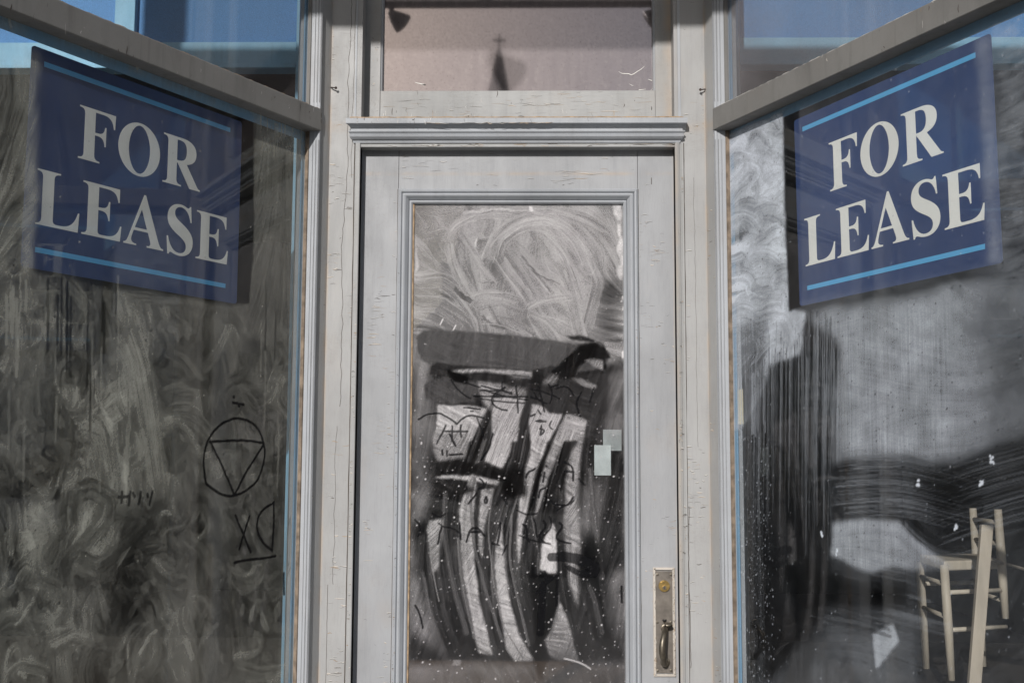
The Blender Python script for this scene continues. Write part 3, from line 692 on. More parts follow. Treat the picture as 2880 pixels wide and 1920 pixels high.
# lower half: wiped almost clean, islands of film are left between the finger drags
cv.dx, cv.dy = np.cos(1.35 + (fbm(sh, 90, 8) - .5)), np.sin(1.35 + (fbm(sh, 90, 8) - .5))
drags = [([(560, 0), (500, 170), (470, 330), (430, 500), (420, 800), (460, 1100), (540, 1390)], 120), ([(850, -100), (800, 200), (700, 400), (620, 700), (610, 900), (640, 1200), (700, 1400)], 110), ([(950, 0), (880, 300), (780, 600), (770, 850), (830, 1100), (910, 1380)], 110),
         ([(1060, 0), (960, 300), (900, 600), (890, 900), (950, 1400)], 90), ([(1200, 60), (1080, 300), (1060, 600), (1070, 900), (1160, 1400)], 90), ([(1260, 0), (1240, 400), (1240, 800), (1330, 1300)], 130), ([(260, 500), (240, 800), (290, 1130), (400, 1400)], 120), ([(360, 480), (350, 800), (430, 1200)], 110)]
for i, (P, w) in enumerate(drags): cv.sweep(P, k5, w * sc_, None, 0, 0, 200 + i)
gl_ = cv.grain(81, 34)
sA = lic(1.05 + (fbm(sh, 110, 18) - .5) * 1.5, 22, 20); sB = lic2(-.45 + (fbm(sh, 90, 19) - .5) * 1.8, blur(np.random.default_rng(5).random(sh), 1), 22); sm = sstep(fbm(sh, 34, 20), .4, .6)
strk = sA * sm + sB * (1 - sm)
low = cv.poly([(100, 1100), (320, 1105), (700, 1100), (1000, 1120), (1480, 1060), (1480, 2968), (100, 2968)], k4, 5, 8)
grey = np.clip(.105 + .12 * (fbm(sh, 60, 31) - .5) + gl_ * .035, .02, 1)
cv.W = cv.W * (1 - low) + grey * low
def film(P, kk, v, soft=7, amp=.05):
    global cv
    m_ = cv.poly(P, kk, soft, 22); cv.W = cv.W * (1 - m_) + np.clip(v + gl_ * amp + (fbm(sh, 24, 33) - .5) * v * .6, 0, 1) * m_
film([(130, 850), (260, 1100), (250, 1568), (120, 1568)], k4, .40); film([(115, -20), (250, -20), (230, 200), (250, 420), (230, 520), (110, 560)], k5, .34)
film([(1340, 1180), (1470, 1080), (1470, 1568), (1360, 1568)], k4, .34); film([(1370, 900), (1470, 820), (1470, 1350), (1400, 1200)], k5, .38)
film([(115, 560), (150, 640), (170, 850), (240, 1120), (330, 1350), (420, 1420), (250, 1330), (120, 1250)], k5, .44); film([(1300, 280), (1340, 420), (1280, 620), (1250, 700), (1195, 650), (1200, 320)], k5, .36, 8)
def island(P, v, kk=k5, soft=1, warp=4, tex=.085, fade=0):
    m_ = cv.poly(P, kk, soft, warp); val = v + .3 * (fbm(sh, 40, int(P[0][0]) + 3) - .5) * v + strk * tex + gl_ * .02
    cv.W = cv.W * (1 - m_) + np.clip(val, 0.03, 1) * m_
island([(290, 1335), (400, 1345), (520, 1350), (605, 1365), (565, 1450), (512, 1568), (262, 1568), (285, 1440)], .62, k4)
island([(545, 1195), (700, 1195), (735, 1225), (650, 1265), (630, 1330), (640, 1380), (590, 1340), (555, 1260)], .55, k4, 2)
island([(650, 1290), (845, 1290), (840, 1330), (810, 1420), (795, 1568), (640, 1568), (636, 1400)], .62, k4, 1)
island([(735, 1228), (850, 1235), (850, 1285), (660, 1285)], .42, k4, 2)
island([(890, 1330), (960, 1350), (1000, 1388), (1085, 1395), (1060, 1450), (1000, 1568), (882, 1568), (868, 1440)], .64, k4, 1)
island([(1105, 1388), (1180, 1402), (1238, 1438), (1212, 1568), (1030, 1568), (1060, 1480)], .58, k4, 1)
island([(530, 180), (470, 340), (425, 480), (440, 700), (455, 900), (500, 1150), (555, 1375), (645, 1392), (610, 1250), (555, 1050), (525, 800), (515, 500), (530, 330)], .64)
island([(640, -10), (775, -10), (750, 120), (705, 222), (660, 205), (590, 170), (620, 80)], .66)
island([(262, -10), (510, -10), (465, 150), (300, 175), (262, 110)], .46, soft=2)
island([(560, 345), (645, 340), (610, 500), (580, 640), (575, 790), (548, 730)], .55)
island([(270, 275), (330, 255), (560, 270), (690, 295), (670, 318), (420, 285)], .66, warp=2)
island([(700, 550), (655, 700), (650, 850), (665, 1000), (690, 1120), (730, 1350), (780, 1425), (905, 1425), (800, 1250), (755, 1080), (715, 850), (708, 700)], .66)
island([(888, -10), (1008, -10), (960, 130), (920, 210), (870, 400), (830, 590), (808, 830), (790, 700), (805, 420), (840, 240), (880, 140)], .68)
island([(1045, 10), (1120, -10), (1040, 150), (990, 280), (930, 470), (898, 540), (935, 330), (975, 160)], .58)
island([(1212, -10), (1190, 200), (1165, 400), (1195, 700), (1180, 1100), (1130, 950), (1098, 700), (1080, 560), (1100, 420), (1095, 300), (1135, 120)], .52, soft=2)
island([(950, 690), (1010, 560), (1038, 620), (1045, 880), (1000, 880), (935, 850)], .72)
island([(1065, 1050), (1015, 1230), (970, 1300), (1000, 1400), (1060, 1430), (1175, 1420), (1140, 1270), (1100, 1130)], .55)
island([(240, 540), (335, 530), (310, 650), (298, 850), (262, 880), (225, 600)], .50)
for i, (P, w, v) in enumerate([([(600, 20), (540, 200), (500, 420), (520, 700), (600, 1000), (700, 1300)], 22, .30), ([(350, 300), (330, 600), (380, 900), (470, 1250)], 40, .22), ([(240, 560), (250, 800), (300, 1050)], 12, .42),
        ([(760, 500), (745, 800), (800, 1050), (870, 1330)], 20, .34), ([(880, 500), (940, 800), (920, 1000)], 12, .34), ([(640, 340), (610, 600), (640, 900), (700, 1200), (830, 1410)], 12, .36),
        ([(1250, 200), (1290, 600), (1330, 900)], 40, .26), ([(1060, 1000), (1040, 1180), (1000, 1290)], 16, .34), ([(1180, 800), (1270, 1000), (1330, 1250)], 30, .2), ([(420, 640), (440, 900), (520, 1280)], 20, .34)]):
    cv.paint(P, k5, w * sc_, v, .8, 300 + i, bristle=2., tex=.25)
rs_ = random.Random(77)
for i in range(120):                           # thin veils dragged along inside the dark wipes and over the islands
    P, w = rs_.choice(drags); off = rs_.uniform(-.6, .6) * w; a_, b_ = sorted((rs_.random(), rs_.random())); b_ = min(1, max(b_, a_ + .25))
    Q = np.array(P, float); tq = np.linspace(a_, b_, 7); xs_ = np.interp(tq, np.linspace(0, 1, len(Q)), Q[:, 0]) + off; ys_ = np.interp(tq, np.linspace(0, 1, len(Q)), Q[:, 1])
    cv.paint(list(zip(xs_, ys_)), k5, rs_.choice((1.6, 2.2, 3.2, 6, 10)), rs_.choice((.05, .3, .42, .55)), rs_.uniform(.15, .5), 2000 + i, var=.9, fade=.7)
# the broad wipe: one big sweep with ragged ends, then blobs
bro = lambda P, v, soft=1, warp=5, kk=k4: island(P, v, kk, soft, warp, .015)
bro([(160, 905), (205, 875), (290, 868), (500, 880), (800, 905), (1000, 925), (1110, 945), (1150, 960), (1240, 950), (1320, 940), (1345, 975), (1380, 1020), (1365, 1060), (1290, 1110), (1200, 1125), (1080, 1140), (960, 1130), (700, 1112), (400, 1105), (250, 1090), (195, 1050), (170, 990)], .235)
bro([(250, 1095), (300, 1070), (380, 1085), (600, 1105), (900, 1120), (1010, 1090), (1120, 1140), (1060, 1190), (960, 1210), (930, 1240), (820, 1200), (640, 1190), (480, 1180), (330, 1150), (250, 1145)], .12)
bro([(205, 1210), (260, 1175), (400, 1160), (545, 1200), (550, 1260), (520, 1300), (525, 1335), (440, 1330), (380, 1345), (300, 1320), (215, 1300)], .21)
bro([(1010, 1140), (1080, 1060), (1180, 970), (1280, 950), (1350, 985), (1385, 1040), (1340, 1050), (1240, 1052), (1180, 1100), (1150, 1170), (1070, 1180)], .06)
bro([(970, 1270), (1040, 1250), (1080, 1190), (1200, 1150), (1340, 1130), (1380, 1200), (1340, 1330), (1300, 1568), (1225, 1568), (1240, 1435), (1120, 1390), (1000, 1385), (960, 1340)], .14, 2)
bro([(340, 1110), (420, 1130), (500, 1170), (480, 1215), (400, 1190)], .04, 1)
bro([(860, 1150), (960, 1130), (980, 1200), (930, 1240), (870, 1220)], .08, 3)
island([(375, 1122), (560, 1113), (700, 1118), (888, 1128), (885, 1165), (720, 1145), (600, 1130), (450, 1140)], .60, k4, 1, 2); island([(740, 1150), (870, 1160), (880, 1180), (760, 1175)], .3, k4, 2, 2)
island([(1220, 1055), (1335, 1060), (1345, 1125), (1280, 1100)], .42, k4, 1, 2); island([(1140, 1170), (1200, 1175), (1300, 1220), (1285, 1240), (1200, 1215)], .5, k4, 1, 2); island([(1010, 1150), (1060, 1160), (1030, 1215), (940, 1215)], .4, k4, 2, 4)
bro([(1335, 940), (1352, 1000), (1350, 1120), (1330, 1120)], .06); bro([(1100, 905), (1200, 905), (1290, 935), (1270, 950), (1150, 935)], .12, 1, 3)
bro([(280, 180), (400, 175), (560, 190), (700, 232), (690, 290), (560, 262), (400, 250), (290, 262)], .07, 1, 4, k5)
bro([(255, 310), (300, 290), (440, 300), (530, 350), (470, 380), (300, 350)], .10, 2, 4, k5)
bro([(690, 240), (760, 200), (850, 210), (850, 400), (700, 420)], .05, 3, 6, k5)
bro([(870, 880), (1060, 880), (1060, 1050), (1000, 1250), (960, 1300), (990, 1420), (940, 1568), (900, 1420), (890, 1100)], .025, 2, 6, k5)
bro([(1220, 620), (1330, 700), (1340, 860), (1260, 960), (1200, 960), (1180, 850)], .04, 5, 10, k5)
m = cv.poly([(110, 1420), (1480, 1420), (1480, 1700), (110, 1700)], k5, 26, 60); cv.W = cv.W * (1 - m) + m * (.10 + .10 * fbm(sh, 20, 61))
cv.paint([(1080, 1410), (1180, 1430), (1240, 1460), (1255, 1478)], k5, 3, .7, 1, var=.1)
cv.paint([(375, 1440), (450, 1438)], k5, 8, .5, .8, var=.3)
cv.specks(650, 9, .3, 1.3, .85, (0, cv.nx, 0, cv.ny * .62)); cv.specks(500, 10, .3, .8, .7, (0, cv.nx, 0, cv.ny))
# marker drawings
I = lambda P, w=3.9, a=1., kk=k5: cv.ink(P, kk, w, a)
for P in [[(1080, 180), (1155, 185), (1145, 290)], [(1095, 235), (1150, 240)], [(978, 200), (980, 205)], [(965, 240), (955, 300)], [(850, 275), (860, 215), (900, 245), (905, 215)], [(560, 280), (590, 300), (595, 330), (555, 345)], [(1145, 400), (1110, 480), (1080, 430), (1030, 470), (1010, 420)],
          [(930, 400), (935, 340), (970, 340)], [(600, 395), (630, 430), (600, 460), (560, 430), (600, 395)], [(490, 440), (540, 370)], [(295, 690), (320, 580)], [(440, 660), (430, 560)], [(475, 680), (500, 570), (540, 570), (590, 640)], [(490, 620), (570, 615)], [(670, 690), (690, 560)],
          [(640, 690), (680, 700)], [(1060, 560), (1110, 570), (1080, 610), (1020, 630), (1020, 660), (1080, 690), (1130, 688)], [(960, 550), (1000, 560), (980, 610), (900, 640), (970, 685)], [(830, 570), (870, 560), (880, 600), (820, 650), (870, 680)], [(370, 130), (450, 128)], [(355, 105), (353, 138)], [(325, 100), (325, 130)],
          [(640, 0), (630, 80), (570, 160)], [(370, 0), (405, 75)], [(150, 1080), (190, 1150), (200, 1220)], [(1450, 960), (1452, 1060)]]: I(P)
for P in [[(570, 1220), (760, 1265)], [(720, 1230), (610, 1290), (640, 1360), (730, 1375)], [(790, 1220), (800, 1390)], [(930, 1230), (965, 1380)], [(520, 1285), (860, 1290)], [(560, 1250), (700, 1250)], [(460, 1358), (560, 1365)], [(500, 1380), (515, 1380)], [(562, 1335), (566, 1340)],
          [(170, 1430), (230, 1385), (310, 1390), (380, 1420), (415, 1460)], [(415, 1460), (450, 1410), (510, 1395), (580, 1420)], [(345, 1470), (310, 1540)], [(385, 1470), (385, 1568)], [(440, 1465), (440, 1540)], [(340, 1505), (480, 1505)],
          [(920, 1440), (945, 1410), (970, 1440), (945, 1470), (920, 1440)], [(915, 1440), (975, 1442)], [(945, 1470), (940, 1530)], [(940, 1530), (980, 1500), (935, 1490)], [(880, 1410), (905, 1400)], [(925, 1375), (940, 1395)], [(1200, 1260), (1150, 1330), (1190, 1410)], [(880, 1290), (940, 1310)], [(1010, 1230), (1050, 1215)]]: I(P, 3.6, .95, k4)
for P in [[(600, 1250), (720, 1290), (860, 1310)], [(560, 1300), (680, 1320), (840, 1330)], [(880, 1240), (1000, 1270), (1060, 1300)], [(700, 1200), (690, 1260), (760, 1270)], [(1040, 1240), (1100, 1200), (1150, 1280)], [(990, 1210), (1030, 1260), (1000, 1330)],
          [(900, 1260), (920, 1320), (980, 1330)], [(470, 1200), (560, 1230)], [(380, 1180), (420, 1260), (500, 1300)], [(1280, 1230), (1250, 1320)], [(540, 1420), (570, 1500), (590, 1560)], [(1010, 1440), (990, 1480), (1020, 1490)]]: I(P, 3.2, .9, k4)
for P in [[(1150, 420), (1130, 470), (1090, 430), (1050, 480)], [(870, 240), (850, 270)], [(600, 300), (585, 350), (550, 350)], [(700, 400), (730, 440)], [(790, 480), (860, 520), (920, 500)], [(810, 640), (900, 680), (1000, 690)], [(900, 540), (930, 600), (890, 640), (940, 680)], [(1000, 520), (1020, 600), (960, 640)],
          [(300, 560), (330, 620), (380, 560), (430, 620)], [(150, 540), (200, 590), (170, 640)], [(260, 500), (300, 540), (340, 500)], [(1180, 280), (1220, 320)], [(310, 20), (290, 60)], [(730, 700), (700, 760)], [(1100, 830), (1140, 870), (1200, 890), (1260, 880)]]: I(P, 3.4, .9)
for P, w in [([(1010, 775), (1100, 770), (1200, 800), (1290, 850)], 60), ([(1080, 760), (1200, 770), (1290, 830)], 50), ([(1120, 840), (1200, 890), (1290, 880)], 40), ([(1020, 770), (1060, 765)], 30), ([(1120, 830), (1150, 890), (1220, 900)], 8), ([(1050, 890), (960, 950), (920, 1000)], 24), ([(970, 870), (980, 920)], 26), ([(960, 950), (940, 1250)], 50), ([(1050, 920), (1045, 1080)], 20)]:
    cv.ink(P, k5, w * sc_, .92)
cv.flipn = False
cv.W = np.clip(cv.W, 0, 1) ** 1.6 * 1.0
cv.build('pane', 'glass_door', door)

# ---------------------------------------------------------------- splayed display windows
GW = .032
def display_window(wl, side, ub_px, label):
    t = thing('display_window', label, 'window', 'splayed display windows of the entry')
    ub = wl.on(ub_px, 1150, GW)[0]; UE = UEL if wl is WL else UER
    mb = MB()                                    # glazing moulding beside the post, fluted by age
    wdt = ub - UA
    prof = [(UA, .0), (UA, -.004), (UA + .004, -.005), (UA + .09 * wdt, -.005), (UA + .16 * wdt, .0), (UA + .2 * wdt, -.002), (UA + .34 * wdt, .001), (UA + .38 * wdt, .006), (UA + .44 * wdt, .0045), (UA + .62 * wdt, .010), (UA + .66 * wdt, .014), (UA + .72 * wdt, .012), (UA + .93 * wdt, .020), (ub, .027), (ub, .06), (UA, .06)]
    mb.prism_z(wl, prof, .62, ZB - .0, 'mould'); mb.prism_z(wl, prof, ZT + .0, ZTOP, 'mould')
    checks(mb, wl, UA + .03 * wdt, UA + .1 * wdt, .9, 2.3, -.0052, 30, seed=300 + side, L=(.002, .005))
    for i in range(5):
        f = (.24, .3, .48, .54, .78)[i]; wf = (-.0015, .0, .0055, .007, .0135)[i]
        long_crack(mb, wl, UA + f * wdt, .85, 2.29, wf - .0012, .0008, .0005, 310 + i + 10 * side)
        long_crack(mb, wl, UA + f * wdt, 2.39, 2.9, wf - .0012, .0008, .0005, 320 + i + 10 * side)
    mb.build('moulding', t)
    mb = MB(); mb.box(wl, ub - .0005, ub + .0035, .022, GW - .0005, .62, ZB - .001, 'putty'); mb.box(wl, ub - .0005, ub + .0035, .022, GW - .0005, ZT + .001, ZTOP, 'bar')
    r = random.Random(side); mb.build('putty_line', t)
    mb = MB(); mb.box(wl, ub - .02, ub + .0095, GW + .0045, GW + .009, .62, ZTOP, 'bead'); mb.build('inner_bead', t, bevel=.001)
    mb = MB(); mb.box(wl, ub + .01, UE, GW + .005, GW + .0072, ZB - .024, ZT + .01, 'bead'); mb.build('inner_rail', t)
    mb = MB()                                    # transom bar, slightly proud
    prof = [(-.006, ZB + .002), (-.006, ZT - .003), (-.002, ZT), (.024, ZT + .004), (.05, ZT + .004), (.05, ZB), (-.002, ZB)]
    mb.prism_u(wl, prof, UA - .001, UE, 'bar')
    checks(mb, wl, UA, UE, ZB + .003, ZT - .004, -.006, 60, horizontal=False, seed=330 + side, L=(.003, .02), ochre=.15, width=.0012)
    r = random.Random(40 + side)
    pts = [(UA + (UE - UA) * i / 160, ZT - .0012 + r.uniform(-.001, .0012)) for i in range(161)]
    mb.ribbon(wl, pts, .003, -.0018, 'flake' if side else 'ochre', False)
    for i in range(30):
        a = r.uniform(UA + .1, UE - .2); mb.ribbon(wl, [(a, ZT + .002), (a + .006, ZT + r.uniform(.002, .006)), (a + .014, ZT + .002)], .004, GW * .5, 'flake')
    mb.build('transom_bar', t, bevel=.001)
    mb = MB(); mb.box(wl, UA, UE, .0, .06, .50, .62, 'post'); mb.build('sill', t, bevel=.002)
    mb = MB(); mb.box(wl, UA, UE, .02, .06, .0, .50, 'post'); mb.build('bulkhead', t)
    mb = MB(); mb.box(wl, UE, UE + .1, -.005, .09, 0, ZTOP, 'post'); mb.build('outer_post', t, bevel=.002)
    return t, ub, UE
winL, ubL, UEL = display_window(WL, 0, 843.5, 'left display window beside the door with swirled whitewash, circle and triangle drawing')
winR, ubR, UER = display_window(WR, 1, 2061.5, 'right display window beside the door, wiped glass with a chair behind')

# upper panes
def upper_pane(wl, t, ub, UE, seed, amt):
    c = Canvas(wl, GW, ub + .0006, UE - .002, ZT - .02, ZTOP - .005, .006)
    c.W = amt * (.5 + fbm(c.sh, 30, seed))
    c.W += sstep(8 - c.jy - 6 * fbm(c.sh, 10, seed + 3), 0, 6) * .45
    c.flipn = wl is WL
    c.build('upper_pane', 'glass_clear', t)
upper_pane(WL, winL, ubL, UEL, 4, .05); upper_pane(WR, winR, ubR, UER, 9, .30)

# ---- left lower pane
cv = Canvas(WL, GW, ubL + .0006, 1.50, .80, ZB + .005, .0023); sh = cv.sh; kd = D2
k1, k2 = z1(1.6333, 0, 0), z1(1.6333, 0, 960)

th = 1.3 + (fbm(sh, 90, 5, 3) - .5) * 3; cv.dx, cv.dy = np.cos(th), np.sin(th)
am = fbm(sh, 75, 44, 4); am2 = fbm(sh, 34, 45, 3)
cv.W = .235 + (am - .5) * .30 - .07 * sstep(-cv.jy, -cv.ny * .3, 0)
r = random.Random(4)
for i in range(420):                           # cloth swirls, big then small
    x = r.uniform(-10, 690); y = r.uniform(600, 1560); R0 = (r.uniform(90, 260) if i < 50 else r.uniform(18, 105)) * (1 - .35 * i / 300); a0 = r.uniform(-2.8, .3) if r.random() < .7 else r.uniform(0, 6.3); sp = r.uniform(.8, 2.8) * r.choice((1, 1, -1))
    P = [(x + R0 * .6 * math.cos(a0 + sp * j / 6), y + R0 * math.sin(a0 + sp * j / 6)) for j in range(7)]
    cv.sweep(P, kd, r.uniform(24, 56) if i < 50 else r.uniform(8, 30), r.choice((.12, .18, .26, .32, .42, .52)), r.uniform(.25, .6), r.choice((0, .03, .07)), 500 + i, .7)
kL = z1(1.2075, 0, 619)
for i, (P, w, v, a) in enumerate([
    ([(440, 360), (480, 480), (500, 620), (520, 760), (540, 900)], 70, .46, .5), ([(400, 380), (440, 520), (440, 700), (420, 880)], 20, .55, .5), ([(330, 500), (325, 580), (345, 650), (375, 690)], 14, .6, .7), ([(340, 430), (400, 410), (430, 470)], 40, .45, .5),
    ([(470, 700), (490, 760), (480, 800)], 40, .55, .5), ([(270, 700), (330, 720), (360, 860)], 60, .40, .5), ([(50, 930), (60, 1020), (50, 1110)], 60, .58, .6), ([(60, 1060), (100, 1050), (110, 1110)], 22, .75, .7),
    ([(880, 300), (950, 340), (975, 430), (960, 540)], 14, .38, .6), ([(860, 330), (920, 370), (930, 480)], 40, .3, .5), ([(810, 560), (860, 600), (900, 680)], 14, .38, .6), ([(560, 430), (620, 460), (690, 560), (700, 640)], 60, .34, .5),
    ([(600, 500), (640, 560), (700, 560)], 30, .2, .5), ([(540, 1000), (580, 990), (590, 1020)], 16, .6, .6), ([(540, 1080), (560, 1050), (620, 1035)], 20, .45, .6), ([(620, 1060), (680, 1110), (740, 1240)], 44, .33, .5),
    ([(590, 1220), (620, 1190), (660, 1210), (640, 1260), (600, 1250)], 18, .42, .6), ([(430, 1500), (430, 1430), (460, 1385), (510, 1365)], 20, .5, .6), ([(470, 1480), (500, 1420), (530, 1400)], 14, .55, .6), ([(540, 1340), (600, 1320), (580, 1380)], 26, .5, .5),
    ([(590, 1440), (640, 1400), (650, 1480)], 26, .45, .5), ([(680, 1450), (690, 1400), (740, 1375)], 20, .45, .6), ([(860, 1400), (900, 1410), (890, 1470), (800, 1480)], 24, .55, .6), ([(800, 1520), (880, 1540), (980, 1530)], 50, .42, .5),
    ([(20, 1540), (60, 1500), (150, 1520)], 34, .5, .5), ([(160, 1440), (240, 1400), (300, 1420)], 50, .42, .5), ([(40, 1380), (90, 1330), (130, 1250)], 14, .55, .7), ([(70, 1240), (120, 1250), (140, 1310)], 26, .42, .5), ([(240, 1180), (330, 1210), (360, 1340)], 26, .38, .5),
    ([(330, 1230), (380, 1160), (470, 1120), (540, 1110)], 50, .24, .6), ([(260, 920), (310, 900), (380, 940), (370, 1000), (250, 1140)], 60, .18, .6), ([(250, 1140), (330, 1180), (430, 1100), (480, 1040)], 50, .2, .5), ([(90, 360), (140, 330), (170, 380), (110, 420)], 16, .5, .6),
    ([(40, 170), (45, 400), (40, 480)], 10, .55, .6), ([(70, 170), (65, 350), (62, 520)], 8, .6, .6), ([(140, 430), (130, 560), (135, 640)], 26, .45, .5), ([(190, 420), (185, 560)], 10, .5, .6), ([(245, 170), (248, 360)], 8, .12, .7), ([(285, 190), (288, 350)], 12, .10, .7),
    ([(310, 200), (312, 340)], 10, .12, .7), ([(375, 190), (378, 400)], 10, .13, .6), ([(180, 190), (230, 240), (280, 300)], 60, .40, .4), ([(110, 240), (180, 230), (220, 260)], 30, .45, .5), ([(420, 250), (600, 260), (820, 300)], 40, .32, .6), ([(450, 240), (560, 245), (700, 275)], 12, .5, .6),
    ([(850, -40), (850, 200), (845, 290)], 30, .42, .5), ([(900, 0), (910, 130), (880, 260)], 30, .34, .5), ([(930, 40), (950, 160), (920, 190)], 20, .42, .5), ([(860, 60), (890, 100), (910, 60)], 16, .45, .5), ([(40, 860), (90, 870), (130, 900)], 26, .4, .5), ([(0, 580), (30, 500)], 20, .5, .5)]):
    cv.sweep(P, kL, w * 1.25 / 1.2075 / F * 2.3 / cv.c * 1.2, v, a, .05 if w > 18 else 0, 900 + i, .7)
l1 = cv.grain(91, 20); l2 = lic(1.57 + (fbm(sh, 120, 6) - .5) * 2, 4, 26)
cv.W *= 1 + np.clip(l1 * (.20 + .22 * am2) * (.55 + .75 * cv.jx / cv.nx) + l2 * .04, -.7, 1.2)
def PL(P, k, v, soft=4, warp=16, tex=.05, mode='set', lc_=None):
    m_ = cv.poly(P, k, soft, warp)
    if mode == 'set': cv.W = cv.W * (1 - m_) + (v + (l1 if lc_ is None else lc_) * tex + (am2 - .5) * v * .6) * m_
    elif mode == 'mul': cv.W *= (1 - m_ + v * m_)
    else: cv.W += v * m_ * (.6 + .8 * am2)
PL([(270, 780), (330, 760), (380, 1000), (370, 1150), (330, 1200), (250, 1120), (230, 950)], kd, .16, 14, 30, mode='add')
PL([(40, 1180), (120, 1150), (110, 1280), (60, 1290)], kd, .28, 6, 30, mode='add'); PL([(0, 1330), (200, 1300), (350, 1568), (0, 1568)], kd, .05, 16, 40, mode='add')
PL([(330, 1400), (480, 1330), (500, 1568), (300, 1568)], kd, .12, 12, 40, mode='add'); PL([(640, 1440), (700, 1430), (690, 1568), (640, 1568)], kd, .12, 8, 20, mode='add')
PL([(0, 640), (160, 660), (170, 760), (60, 900), (0, 880)], kd, .12, 12, 40, mode='add')
PL([(270, 1160), (360, 1150), (340, 1450), (270, 1440)], kd, .45, 12, 30, mode='mul'); PL([(590, 900), (690, 900), (690, 1500), (600, 1500)], kd, .8, 12, 30, mode='mul')
PL([(0, 900), (150, 900), (160, 1140), (0, 1150)], kd, .75, 12, 30, mode='mul')
PL([(590, 262), (712, 300), (690, 740), (570, 770), (578, 560)], kd, .30, 5, 10, .05, lc_=l2)
PL([(590, 262), (712, 300), (705, 380), (600, 360)], kd, .12, 4, 14, mode='add')
PL([(535, 250), (583, 265), (583, 560), (572, 698), (535, 698)], kd, .03, 1, 3, .004)
PL([(60, 60), (540, 265), (540, 705), (250, 660), (40, 620)], kd, .075, 2, 6, .02)
PL([(38, 100), (88, 120), (84, 480), (72, 640), (40, 622)], kd, .46, 3, 8, .06); PL([(-20, 30), (44, 60), (38, 600), (-20, 640)], kd, .34, 6, 20, .12)
PL([(-20, 60), (60, 70), (58, 145), (-20, 140)], kd, .2, 3, 10, .02)
PL([(230, 680), (540, 705), (690, 720), (680, 790), (400, 780), (240, 740)], kd, .06, 6, 20, mode='add')
for i in range(46):                            # pale smears
    x = r.uniform(0, 330) if i < 26 else r.uniform(300, 690); y = r.uniform(700, 1540); a0 = r.uniform(-2.2, -.9); L_ = r.uniform(20, 70)
    cv.paint([(x, y), (x + L_ * .5 * math.cos(a0) + r.uniform(-8, 8), y + L_ * .5 * math.sin(a0)), (x + L_ * math.cos(a0), y + L_ * math.sin(a0))], kd, (3, r.uniform(6, 16), 2), r.uniform(.45, .75), r.uniform(.25, .6), 560 + i, bristle=2, var=.9)
for i in range(16):                            # drips below the sign
    x = r.uniform(15, 75) if i < 6 else r.uniform(100, 300); y = r.uniform(620, 690); L_ = r.uniform(60, 220)
    cv.paint([(x, y), (x + .5, y + L_ * .5), (x - 1, y + L_)], kd, 3.4, .62 if i < 6 else .05, .8, 640 + i, var=.2)
for i in range(26):                            # runs
    x = r.choice((r.uniform(10, 160), r.uniform(200, 280), r.uniform(560, 690))); y = r.uniform(620, 1000); L_ = r.uniform(60, 200)
    cv.paint([(x, y), (x + 1, y + L_ * .5), (x - 2, y + L_)], kd, 3.2, r.choice((.06, .5, .55)), .6, 600 + i, var=.3)
for P in [[(x, 250), (x - 2, 560), (x - 4, 700)] for x in (612, 640, 662)]: cv.paint(P, kd, 12, .42, .35, int(P[0][0]), bristle=2, var=.9)
cv.specks(260, 5, .3, .9, .6); cv.specks(160, 6, .4, 1.1, .0)
for P in [[(1070, 278), (1120, 290)], [(1073, 250), (1075, 253)], [(1096, 295), (1099, 297)],
          [(948, 650), (932, 600), (932, 520), (950, 450), (1000, 385), (1060, 352), (1120, 350), (1180, 385), (1210, 440), (1222, 520), (1205, 600), (1160, 670), (1110, 700), (1070, 712), (1010, 705), (950, 655)],
          [(962, 462), (985, 456), (1080, 452), (1150, 455), (1212, 466)], [(965, 458), (1010, 550), (1050, 640), (1076, 705)], [(1212, 470), (1170, 540), (1120, 620), (1076, 705)],
          [(1082, 798), (1115, 880), (1152, 965)], [(1146, 803), (1125, 870), (1100, 948)], [(1258, 738), (1258, 850), (1250, 958)], [(1258, 740), (1200, 765), (1172, 820), (1180, 890), (1210, 930), (1250, 960)],
          [(1078, 1012), (1130, 1000), (1190, 1002), (1265, 985)], [(560, 690), (558, 740)], [(545, 714), (592, 712)], [(598, 690), (592, 750)], [(612, 696), (618, 715)], [(648, 690), (636, 745)], [(676, 700), (678, 712)], [(698, 690), (685, 748)], [(1305, 1065), (1305, 1160)]]:
    cv.ink(P, k2, 3.9, 1.0 if P[0][0] > 800 else .85)
cv.flipn = True
cv.W = np.clip(cv.W, 0, 1) ** 1.4 * .98
cv.build('lower_pane', 'glass_left', winL)

# ---- right lower pane
cv = Canvas(WR, GW, ubR + .0006, 1.50, .80, ZB + .005, .0023); sh = cv.sh
k6 = z1(1.7422, 1980, 0); k7 = z1(1470 / 900., 1980, 960)

cv.dx, cv.dy = np.cos(.4 + (fbm(sh, 120, 15) - .5) * 2), np.sin(.4 + (fbm(sh, 120, 15) - .5) * 2)
r = random.Random(12)
for i in range(60):                            # broad faint arcs of the middle field
    x = r.uniform(1880, 2420); y = r.uniform(640, 1060); L_ = r.uniform(120, 300); a0 = r.uniform(-.55, .35); bd = r.uniform(-40, 60)
    cv.sweep([(x, y), (x + L_ * .5, y + L_ * .5 * math.tan(a0) - bd), (x + L_, y + L_ * math.tan(a0))], kd, r.uniform(24, 60), None, 0, 0, 600 + i)
for i in range(110):                           # small swirls of the pale column
    x = r.uniform(1685, 1805); y = r.uniform(270, 830); R0 = r.uniform(14, 46); a0 = r.uniform(-3.1, -1); sp = r.uniform(1, 2.4)
    cv.sweep([(x + R0 * math.cos(a0 + sp * j / 6), y + R0 * math.sin(a0 + sp * j / 6)) for j in range(7)], kd, r.uniform(8, 18), None, 0, 0, 700 + i)
